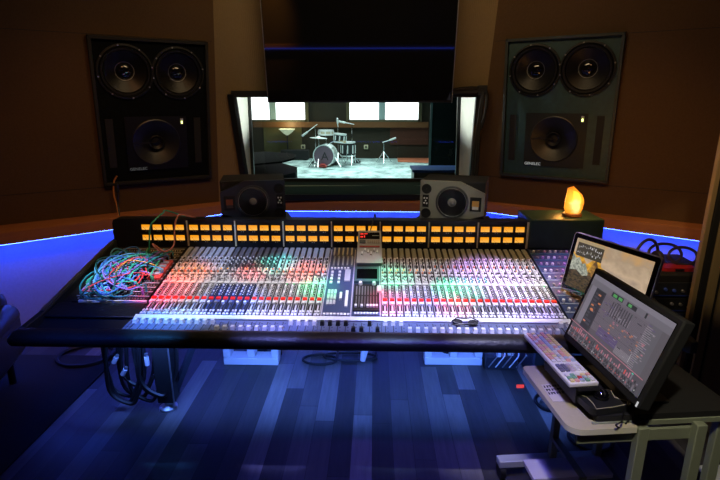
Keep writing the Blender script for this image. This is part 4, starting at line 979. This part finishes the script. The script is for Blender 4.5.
b = MB(Mi); b.poly([(0, -.0004, 0), (Wi, -.0004, 0), (Wi, -.0004, Hi), (0, -.0004, Hi)], SKY); build('sunset_sky', b, sc2)
def pic(name, pts, m, k): b = MB(Mi); b.poly([(x * Wi, -.0005 - .0001 * k, z * Hi) for x, z in pts], m); return build(name, b, sc2)
def emin(name, c1, c2, sc_):
    m = bpy.data.materials.new(name); m.use_nodes = True; nt = m.node_tree; pb = nt.nodes['Principled BSDF']; pb.inputs['Base Color'].default_value = (.01, .01, .01, 1)
    tc = nt.nodes.new('ShaderNodeTexCoord'); nz = nt.nodes.new('ShaderNodeTexNoise'); nz.inputs['Scale'].default_value = sc_; nz.inputs['Detail'].default_value = 6; nt.links.new(tc.outputs['Generated'], nz.inputs['Vector'])
    rp = nt.nodes.new('ShaderNodeValToRGB'); rp.color_ramp.elements[0].position = .38; rp.color_ramp.elements[0].color = (*c1, 1); rp.color_ramp.elements[1].position = .62; rp.color_ramp.elements[1].color = (*c2, 1)
    nt.links.new(nz.outputs['Fac'], rp.inputs[0]); nt.links.new(rp.outputs[0], pb.inputs['Emission Color']); pb.inputs['Emission Strength'].default_value = .9
    return m
ROCK = mat('picture_rock', (.0, .0, .0), .9); nt = None
pic('sunlit_ridge', [(0, .35), (.0, .72), (.07, .64), (.13, .70), (.22, .55), (.30, .68), (.36, .80), (.42, .58), (.50, .55), (.56, .48), (.62, .46), (.70, .34), (.82, .25), (.92, .14), (1, .04), (1, 0), (0, 0)], emin('ridge_yellow', (.9, .45, .03), (.35, .17, .03), 7), 0)
pic('grey_cliff', [(0, .30), (0, .68), (.06, .60), (.10, .64), (.16, .52), (.20, .56), (.26, .42), (.30, .30)], emin('cliff_grey', (.16, .18, .15), (.5, .52, .42), 8), 1)
pic('rock_shadow', [(.26, .45), (.34, .70), (.39, .52), (.46, .45), (.55, .38), (.66, .28), (.80, .16), (.95, .02), (.3, 0)], emin('ridge_brown', (.10, .05, .02), (.5, .26, .05), 8), 2)
pic('dark_hillside', [(0, 0), (0, .34), (.10, .38), (.20, .30), (.30, .36), (.42, .30), (.55, .18), (.70, 0)], emin('hill_dark', (.012, .010, .007), (.11, .075, .035), 12), 3)
R = random.Random(9)
b = MB(Mi); b.poly([(.03 * Wi, -.001, .66 * Hi), (.40 * Wi, -.001, .66 * Hi), (.40 * Wi, -.001, .97 * Hi), (.03 * Wi, -.001, .97 * Hi)], E_('pdark', (.06, .05, .03), .9))
b.poly([(.03 * Wi, -.0011, .93 * Hi), (.40 * Wi, -.0011, .93 * Hi), (.40 * Wi, -.0011, .99 * Hi), (.03 * Wi, -.0011, .99 * Hi)], E_('ptitle', (.5, .38, .2), .9))
for k in range(26):
    x, z = .05 + .026 * (k % 13), .70 + .11 * (k // 13) + R.uniform(0, .05); w, h = R.uniform(.008, .02), R.uniform(.02, .06)
    b.poly([(x * Wi, -.0012, z * Hi), ((x + w) * Wi, -.0012, z * Hi), ((x + w) * Wi, -.0012, (z + h) * Hi), (x * Wi, -.0012, (z + h) * Hi)], R.choice((WHT, E_('pgrey', (.35, .33, .28), .9))))
build('mixer_window', b, sc2)
b = MB(); p = MBK @ Vector((Wb / 2, .02, .06)); q = p + Vector((.10, .05, 0)); q.z = zs(q.y) + .022
b.bar(p, q, .06, .016, STEEL); build('stand_neck', b, m2)
b = MB(Matrix.Translation(q) @ rot('X', AN) @ rot('Z', math.radians(24))); b.box((0, 0, -.004), (.18, .20, .010), STEEL); build('stand_foot', b, m2, .003)

# keyboard, trackball, paper, pen
kf = [Vector((.733, 1.967, 0)), Vector((.628, 1.935, 0)), Vector((.677, 1.534, 0)), Vector((.779, 1.60, 0))]
KZ = .750; kyaw = math.radians(-83); kc0 = sum(kf, Vector()) / 4
kc0 += Vector((.006, -.012, 0)); MK = Matrix.Translation((kc0.x, kc0.y, KZ)) @ rot('Z', kyaw)      # x along the keyboard (towards the camera), y up-board
KL, KWd = .388, .108
ks = thing('keyboard_shelf', 'black sliding shelf under the colour-coded keyboard', 'shelf', (kc0.x, kc0.y, .67), kyaw)
b = MB(MK); b.box((.03, .022, -.018), (KL - .06, KWd - .03, .018), MATTE); build('shelf_board', b, ks, .003)
b = MB(MK); b.box((.05, .02, -.058), (KL * .62, KWd * .6, .057), BLACK); build('riser', b, ks)
kb = thing('keyboard', 'white keyboard with colour-coded keys overhanging the work table', 'keyboard', (kc0.x, kc0.y, KZ), kyaw)
b = MB(MK); b.box((0, 0, 0), (KL, KWd, .016), mat('ivory_case', (.74, .73, .66), .45)); build('case', b, kb, .004)
KC = [mat('key_' + n, c, .5) for n, c in (('ivory', (.75, .74, .68)), ('salmon', (.78, .42, .33)), ('yellow', (.80, .68, .30)), ('blue', (.42, .52, .62)), ('lilac', (.5, .42, .5)), ('green', (.18, .40, .28)), ('red', (.6, .06, .06)), ('slate', (.15, .15, .22)))]
R = random.Random(3); b = MB(MK)
for r_ in range(5):
    for k in range(22):
        x = -KL / 2 + .014 + k * .0171; y = -KWd / 2 + .016 + r_ * .019
        if k in (14, 18): continue
        if k < 14: c = [1, 1, 3, 1, 2][r_] if R.random() < .62 else R.choice((0, 0, 3, 2))
        elif k < 18: c = 0 if r_ > 2 else (4 if r_ == 2 else 7)
        else: c = R.choice((5, 5, 2, 1, 3, 0, 6 if k == 20 else 2))
        b.box((x, y, .011), (.0135, .0135, .006), KC[c])
build('keys', b, kb)
b = MB(MK)
for i in (-1, 1): b.box((i * .15, .04, -.0085), (.02, .01, .003), RUBBER)
build('foot', b, kb)
tp = Vector((.805, 1.555, .672)); MTK = Matrix.Translation(tp) @ rot('Z', math.radians(12))
tk = thing('trackball', 'black trackball mouse with thin pale trim beside the keyboard', 'trackball', tp, math.radians(12))
b = MB(MTK); b.prism(rrect(-.075, -.052, .075, .055, (.02, .012, .03, .03)), .024, BLACK); build('body', b, tk, .007)
b = MB(MTK); b.ball((.0, .012, .030), .027, GLOSSBLK, 24, 14); build('ball', b, tk)
b = MB(MTK)
b.tube([(-.074, .05, .025), (-.05, .02, .026), (-.052, -.02, .026), (-.06, -.05, .025), (.0, -.052, .026), (.06, -.045, .026), (.073, -.03, .026), (.045, .0, .026), (.06, .04, .026)], .0016, mat('pale_trim', (.75, .70, .45), .3, .5)); build('trim', b, tk)
pq = [PZ(x, y, .643) for x, y in ((541, 385), (560, 383), (571, 401), (553, 402))]
b = MB(); b.prism([(p.x, p.y) for p in pq], .0012, mat('paper', (.62, .57, .50), .7), None, .643)
pp = thing('paper_note', 'small paper of black handwriting on the beige table tray', 'paper', (pq[0].x, pq[0].y, .643))
build('sheet', b, pp)
b = MB(); R = random.Random(8); c0, c1, c2, c3 = pq
for r_ in range(3):
    for k in range(6):
        u, v = .10 + k * .145, .14 + r_ * .2; p = c0.lerp(c1, u).lerp(c3.lerp(c2, u), v)
        b.box((p.x, p.y, .6447), (.005, .014, .0008), BLACK)
        if (k + r_) % 2: b.box((p.x + .004, p.y + .004, .6447), (.010, .004, .0008), BLACK)
build('handwriting', b, pp)
p = PZ(561, 340, .70)
pn = thing('stylus_pen', 'white pen lying between the keyboard and the session monitor', 'pen', (p.x, p.y, .70)); a, c = PZ(561, 340, .70), PZ(566, 351, .678)
b = MB(); b.cyl(a, c, .004, WHITE, n=10); build('barrel', b, pn)
b = MB(); b.cyl(c, c + (c - a).normalized() * .012, .004, GREY, .001, 10); build('tip', b, pn)
cable('thin_cable', [PZ(627, 402, .675), PZ(624, 412, .675), PZ(622, 421, .675), PZ(616, 425, .665), PZ(622, 428, .63), PZ(628, 421, .65), PZ(632, 424, .62)], .003, RUBBER, 'thin black cable drooping over the near edge of the work table')

# ------------------------------------------------------------------ equipment rack, headphones and cables behind the screens
t = thing('equipment_rack', 'dark equipment rack with speckled blue-lit units behind the two monitors', 'rack', (1.72, 2.95, 0))
b = MB(); b.box((1.74, 2.98, .365), (.52, .42, .73), MATTE); build('carcass', b, t, .006)
for k in range(7):
    b = MB(); b.box((1.74, 2.765, .08 + k * .094), (.48, .012, .085), BLACK if k % 2 else DARKM); u_ = build('rack_unit', b, t, .002)
    R = random.Random(k)
    for q in range(9): b = MB(); b.lathe([(.010, 0), (.008, .012)], R.choice((STEEL, KNG, mat('cobalt_knob', (.05, .1, .5), .4))), Matrix.Translation((1.54 + q * .05, 2.759, .08 + k * .094 + R.uniform(-.015, .015))) @ rot('X', PI / 2), 10); build('knob', b, u_)
    b = MB(); b.box((1.74, 2.757, .045 + k * .094), (.40, .003, .006), mat('cobalt_line', (.02, .04, .25), .4)); build('marking', b, u_)
p = PY(675, 266, 2.88)
t = thing('red_case', 'flat red case lying on the equipment rack', 'case', (p.x, 2.88, .73))
b = MB(); b.prism(rrect(p.x - .10, 2.83, p.x + .10, 2.92, (.03,) * 4), .022, mat('glossy_red', (.40, .02, .02), .3), None, .731); build('shell', b, t, .01)
b = MB(); b.box((p.x, 2.828, .742), (.05, .006, .012), RUBBER); build('clasp', b, t)
HPM = mat('brown_black_rubber', (.03, .022, .018), .4)
def headphones(c, rz, lab):
    t = thing('headphones', lab, 'headphones', c, rz); M = Matrix.Translation(c) @ rot('Z', rz)
    b = MB(M); b.tube([(.085 * math.cos(a), .0, .05 + .11 * math.sin(a)) for a in [PI * q / 16 for q in range(17)]], .009, HPM, 8); build('headband', b, t, ang=80)
    for s in (-1, 1): b = MB(M); b.lathe([(.035, -.016), (.042, -.006), (.042, .010), (.034, .016)], HPM, Matrix.Translation((s * .085, 0, .042)) @ rot('Y', PI / 2), 20); build('ear_cup', b, t)
headphones((1.66, 2.95, .732), .3, 'black headphones standing on the equipment rack')
for k, (c, rr) in enumerate((((1.80, 3.0, .79), .10), ((1.86, 2.92, .80), .085))):
    pts = [(c[0] + rr * math.cos(a), c[1] + .3 * rr * math.sin(a), c[2] + .55 * rr * math.sin(a)) for a in [2 * PI * q / 12 for q in range(13)]]
    cable('coiled_cable', pts, .009, HPM, ('wide' if k == 0 else 'narrow') + ' black cable coil heaped on the equipment rack')
# dark rolled drape by the jamb
# ------------------------------------------------------------------ hanging cables beside the window
t = thing('monitor_arm', 'black bracket and cable bundle hanging beside the studio window', 'bracket', PP(482, 92, PLC))
yk = PP(482, 92, PLC).y - .07
b = MB(); b.bar(PY(446, 93, yk), PY(484, 91, yk), .03, .03, BLACK); b.box(PY(482, 90, yk), (.07, .06, .07), BLACK); build('bracket', b, t, .004)
b = MB(); b.tube(smooth([PY(449, 91, yk - .02), PY(462, 88.5, yk - .02), PY(476, 88, yk - .02), PY(485, 90, yk - .02), PY(487, 100, yk - .02), PY(484, 118, yk - .02), PY(480, 130, yk - .02)]), .012, RUBBER); build('cable_loop', b, t)
for k, dx in enumerate((0, 2.5, 4.5)):
    b = MB(); b.tube(smooth([PY(483 + .5 * k, 92, yk - .03), PY(480 + dx * .4, 110, yk - .03), PY(477 + dx * .5, 130, yk - .03), PY(474 + dx, 150, yk - .04), PY(472 + dx, 178, yk - .06)]), .010, RUBBER); build('cable', b, t)

# ------------------------------------------------------------------ under the console and on the floor
def bracket(xa, xb, lab):
    a, c = PZ(xa, 361, 0), PZ(xb, 361, 0); y = a.y; t = thing('floor_bracket', lab, 'bracket', ((a.x + c.x) / 2, y, 0))
    b = MB(); b.box(((a.x + c.x) / 2, y, .025), (c.x - a.x, .10, .05), WHITEPAINT); build('base_bar', b, t, .004)
    for k in (.06, .5, .94): b = MB(); b.box((a.x + (c.x - a.x) * k, y, .13), (.05, .08, .16), WHITEPAINT); build('upright', b, t, .004)
bracket(226, 280, 'white three-legged floor bracket beneath the console, nearest the patch bay')
bracket(424, 480, 'white three-legged floor bracket beneath the console, beside the wired circuit box')
p = PZ(362, 362, 0); t = thing('power_plug', 'white power plug hanging beneath the middle of the console', 'plug', (p.x, p.y, 0))
b = MB(); b.cyl((p.x + .004, p.y, .012), (p.x + .02, p.y, .10), .018, WHITE, .026, 14); build('body', b, t)
b = MB(); b.tube(smooth([(p.x + .02, p.y, .10), (p.x + .03, p.y + .05, .2), (p.x + .03, p.y + .1, .5)]), .008, WHITE); build('cord', b, t)
def floorcoil(cx, cy, rx, ry, lab, r=.009, z=.012, m=RUBBER, tail=None, name='floor_cable'):
    q = PZ(cx, cy, 0); e = PZ(cx + rx, cy, 0); f_ = PZ(cx, cy + ry, 0); RX, RY = (e - q).length, (f_ - q).length
    pts = [(q.x + RX * math.cos(a), q.y + RY * math.sin(a), z) for a in [2 * PI * k / 14 for k in range(14)]]
    pts += tail or [(q.x + RX * 1.02, q.y + .02, z + .01), (q.x + RX * .8, q.y + .35, z)]
    return cable(name, pts, r, m, lab, k=4)
floorcoil(320, 361, 17, 5, 'black cable looped on the floor beneath the middle of the console')
floorcoil(350, 358, 26, 4, 'long black cable lying flat on the floor behind the white plug')
floorcoil(86, 357, 26, 10, 'thick black cable loop on the floor at the patch bay end of the console', .014, .015)
floorcoil(547, 404, 11, 8, 'black cable coil on the floor beneath the beige tray', .010)
floorcoil(590, 440, 20, 12, 'black cable coil on the floor under the work table', .010)
t = thing('floor_dish', 'round silver floor dish beside the beige tray', 'dish', PZ(548, 405, 0)); p = PZ(549, 405, 0)
b = MB(Matrix.Translation(p)); b.lathe([(.001, .01), (.035, .012), (.045, .03), (.05, .03), (.055, .0)], STEEL, None, 24, False); build('bowl', b, t)
# hanging bundle beside the near leg
for k in range(9):
    R = random.Random(40 + k); x = -1.50 + .03 * k + R.uniform(-.01, .01); y = 2.50 + R.uniform(-.05, .08); low = .03 + R.uniform(0, .10)
    pts = [(x, y, .58), (x - .03, y, .40), (x - .02 + R.uniform(-.03, .03), y - .02, low + .08), (x + .08, y - .03, low), (x + .12, y - .01, low + .05), (x + .155, y + .03, .25), (x + .15, y + .06, .58)]
    cable('hanging_cable', pts, .011, RUBBER, 'black cable drooping beneath the patch bay by the console leg', 'cable', 'black cables drooping by the console leg')
for k, (px, py) in enumerate(((124, 372), (147, 361), (115, 360))):
    p = PY(px, py, 2.46); t = thing('cable_connector', ['pale connector low in the drooping black cables', 'pale connector clipped beside the console leg', 'pale connector at the outer edge of the drooping cables'][k], 'connector', p)
    b = MB(); d = Vector((.02, 0, .035)) if k != 1 else Vector((0, 0, .05)); b.cyl(p - d * .5, p + d * .5, .013, mat('pale_connector', (.5, .5, .55), .4), n=10); build('body', b, t)
    b = MB(); b.cyl(p + d * .5, p + d * .9, .009, STEEL, n=10); build('collar', b, t)
# circuit box and tower
p0, p1 = PZ(485, 369, 0), PZ(516, 369, 0)
t = thing('circuit_box', 'open circuit box with white wires on the floor behind the console', 'electronics', ((p0.x + p1.x) / 2, p0.y, 0))
b = MB(); b.box(((p0.x + p1.x) / 2, p0.y + .06, .05), (p1.x - p0.x, .14, .09), DARKM); build('chassis', b, t, .003)
b = MB(); R = random.Random(6)
for k in range(14): b.box((p0.x + R.uniform(.02, .2), p0.y + R.uniform(-.01, .1), .105), (R.uniform(.01, .03), .02, R.uniform(.01, .03)), R.choice((STEEL, WHITE, DARKM)))
build('component', b, t, kind='stuff')
for k in range(5):
    x = p0.x + .02 + k * .045; b = MB(); b.tube(smooth([(x, p0.y - .01, .02), (x + .02, p0.y - .03, .07), (x + .05, p0.y - .02, .12), (x + .03, p0.y + .05, .15)]), .004, WHITE if k % 2 else STEEL); build('wire', b, t)
t = thing('tower_computer', 'dark tower computer standing at the far corner of the work table', 'computer', (1.08, 2.95, 0))
b = MB(); b.box((1.075, 2.98, .22), (.17, .36, .43), mat('navy_case', (.03, .035, .06), .35)); build('case', b, t, .008)
b = MB(); b.box((1.075, 2.797, .22), (.15, .008, .40), BLACK); build('front_panel', b, t, .003)
b = MB(); b.box((1.13, 2.791, .36), (.02, .006, .02), mat('blue_pilot', (.02, .02, .1), .4, 0, .8, (.1, .1, 1))); build('power_button', b, t)
b = MB(); q = [PZ(x, y, 0) for x, y in ((516.5, 385), (524, 385), (524, 388), (516.5, 388))]
b.prism([(v.x, v.y) for v in q], .003, mat('red_tape', (.9, .06, .03), .5, 0, .6, (1, .06, .03))); tag(build('tape_strip', b), 'short strip of red tape on the floor by the work table', 'tape')  # tape is given emission so it glows, though no lamp
# dark rug and armchair at the patch-bay end
b = MB(); b.prism(rrect(-3.3, .6, -1.745, 3.05, (.01,) * 4), .008, mat('charcoal_rug', (.02, .02, .022), .95, noise=.3, nscale=80)); tag(build('floor_rug', b), 'charcoal rug along the side of the plank floor', 'rug')
ac = thing('armchair', 'black leather armchair just showing its blue-lit arm beside the console', 'armchair', (-2.2, 2.3, 0), .3)
MA = Matrix.Translation((-2.42, 2.36, 0)) @ rot('Z', .3)
SHINE = mat('soft_black_leather', (.03, .03, .035), .3, noise=.3, nscale=40)
b = MB(MA); b.box((0, 0, .25), (.62, .62, .22), SHINE); build('seat', b, ac, .05)
b = MB(MA); b.box((0, .30, .42), (.62, .16, .34), SHINE); build('backrest', b, ac, .06)
for s in (-1, 1): b = MB(MA); b.box((s * .32, -.02, .34), (.12, .62, .24), SHINE); b.cyl((s * .32, -.33, .46), (s * .32, .29, .46), .065, SHINE, n=16); build('arm', b, ac, .02)
for x in (-.28, .28):
    for y in (-.26, .26): b = MB(MA); b.cyl((x, y, .009), (x, y, .15), .02, BLACK); build('leg', b, ac)
p = PZ(708, 474, 0)
b = MB(); b.prism([(p.x - .04, p.y - .08), (p.x + .12, p.y - .06), (p.x + .14, p.y + .06), (p.x - .02, p.y + .05)], .006, WHITEPAINT); tag(build('paper_sheet', b), 'white folded paper on the floor beside the work table', 'paper')

# ------------------------------------------------------------------ lights
W = bpy.data.worlds.new('world'); SC.world = W; W.use_nodes = True
W.node_tree.nodes['Background'].inputs[0].default_value = (.02, .02, .03, 1); W.node_tree.nodes['Background'].inputs[1].default_value = .12
for k in range(7):
    x = X0 + BW * (k + .5)
    light('SPOT', 'track_spot', (x * .85, 1.75, 2.75), 84, (.97, .92, 1), (x, 2.36, .75), .04, spot=23, blend=.7)
def pool(x, v, col, p, sz=7): q = deck(x, v, 0); light('SPOT', 'colour_spot', (q.x * .9, 1.6, 2.8), p, col, q, .03, spot=sz, blend=.8)
pool(-1.08, .20, (1, .03, .04), 480, 10); pool(-1.0, .36, (1, .20, .03), 300, 8); pool(-.66, .37, (1, .04, .03), 330, 6); pool(-.55, .45, (.0, .9, .6), 340, 7); pool(-.38, .38, (1, .12, .04), 400, 7)
pool(-.27, .23, (.0, 1, .25), 420, 7); pool(.08, .13, (1, .02, .05), 560, 7); pool(.09, .33, (.0, .9, .35), 320, 8); pool(.43, .22, (.0, 1, .35), 520, 8); pool(.40, .11, (1, .03, .05), 600, 6)
pool(.62, .35, (.60, .30, 1), 420, 13); pool(-.7, .10, (.05, .2, 1), 420, 11); pool(-.95, -.05, (.05, .30, 1), 420, 11); pool(-.45, -.06, (.22, .25, 1), 380, 12); pool(-1.34, .28, (.7, .75, 1), 330, 13); pool(.75, .10, (.4, .3, 1), 280, 9); pool(1.1, .40, (.55, .35, 1), 240, 13); pool(-.17, .3, (.15, .2, 1), 150, 9)
pool(.22, .10, (.3, .3, 1), 260, 11); pool(.75, .3, (1, .95, 1), 260, 14); pool(.5, -.05, (.7, .7, 1), 240, 14)
pool(-.85, .57, (.3, .5, 1), 200, 12); pool(-.45, .57, (.3, .5, 1), 150, 12); pool(.1, -.05, (.3, .5, 1), 200, 12)
light('AREA', 'warm_ceiling', (0, 2.6, 2.9), 17, (1, .70, .36), (0, 4.2, 1.7), 1.6, .4)
light('SPOT', 'warm_wall_right', (.9, 1.6, 2.8), 62, (1, .50, .19), (1.8, 3.7, .90), .1, spot=46, blend=1)
light('SPOT', 'warm_wall_left', (-1.0, 1.8, 2.8), 44, (1, .45, .18), (-1.9, 3.7, .8), .1, spot=60, blend=1)
light('SPOT', 'warm_post', (1.0, 1.2, 2.6), 45, (1, .78, .42), (1.78, 2.55, 1.25), .04, spot=22, blend=.3)
light('SPOT', 'warm_table', (.3, .4, 2.7), 120, (1, .90, .66), (.95, 1.5, .5), .06, spot=27, blend=.8)
light('SPOT', 'rear_wall_wash', (-1.7, -1.4, 2.6), 420, (1, .6, .2), (-2.0, -2.3, 1.3), .1, spot=44, blend=1)
light('AREA', 'blue_under_desk', (-.1, 2.35, .53), 15, (.10, .24, 1), (-.1, 2.75, 0), 2.6, .15, spread=105)
light('SPOT', 'blue_floor', (-.9, 1.0, 2.7), 190, (.015, .10, 1), (-1.42, 2.5, 0), .1, spot=19, blend=.9)
light('SPOT', 'violet_floor', (.15, 1.0, 2.7), 180, (.17, .15, 1), (.28, 2.0, 0), .1, spot=40, blend=.9)
light('SPOT', 'speaker_spot', (.1, 1.5, 2.7), 44, (1, .95, .8), (.47, 3.0, 1.1), .04, spot=13, blend=.8)
# drum room: area lights added under its ceiling as fill
light('AREA', 'drum_room_daylight', (-.5, 12.4, 3.4), 210, (.80, 1, .98), (-.6, 12.2, 0), 4.5, 4.0, spread=110)
light('AREA', 'drum_room_near', (-.3, 8.5, 3.4), 60, (.70, 1, .98), (-.3, 8.5, 0), 3, 3, spread=100)
light('POINT', 'torchiere', PY(287, 124, 14.9), 10, (1, .9, .5), size=.1)
light('SPOT', 'window_cavity', (-.17, 4.40, 1.66), 55, (.93, 1, .90), (-1.3, 4.40, 1.62), .05, spot=38, blend=1)  # added spots aimed at the window reveals; no fixture stands here
light('SPOT', 'window_cavity', (-.17, 4.40, 1.66), 55, (.93, 1, .90), (.96, 4.40, 1.62), .05, spot=38, blend=1)
SC.view_settings.view_transform = 'Standard'; SC.view_settings.look = 'None'; SC.view_settings.exposure = 0
SC.cycles.use_denoising = True; SC.cycles.max_bounces = 6; SC.cycles.sample_clamp_indirect = 4
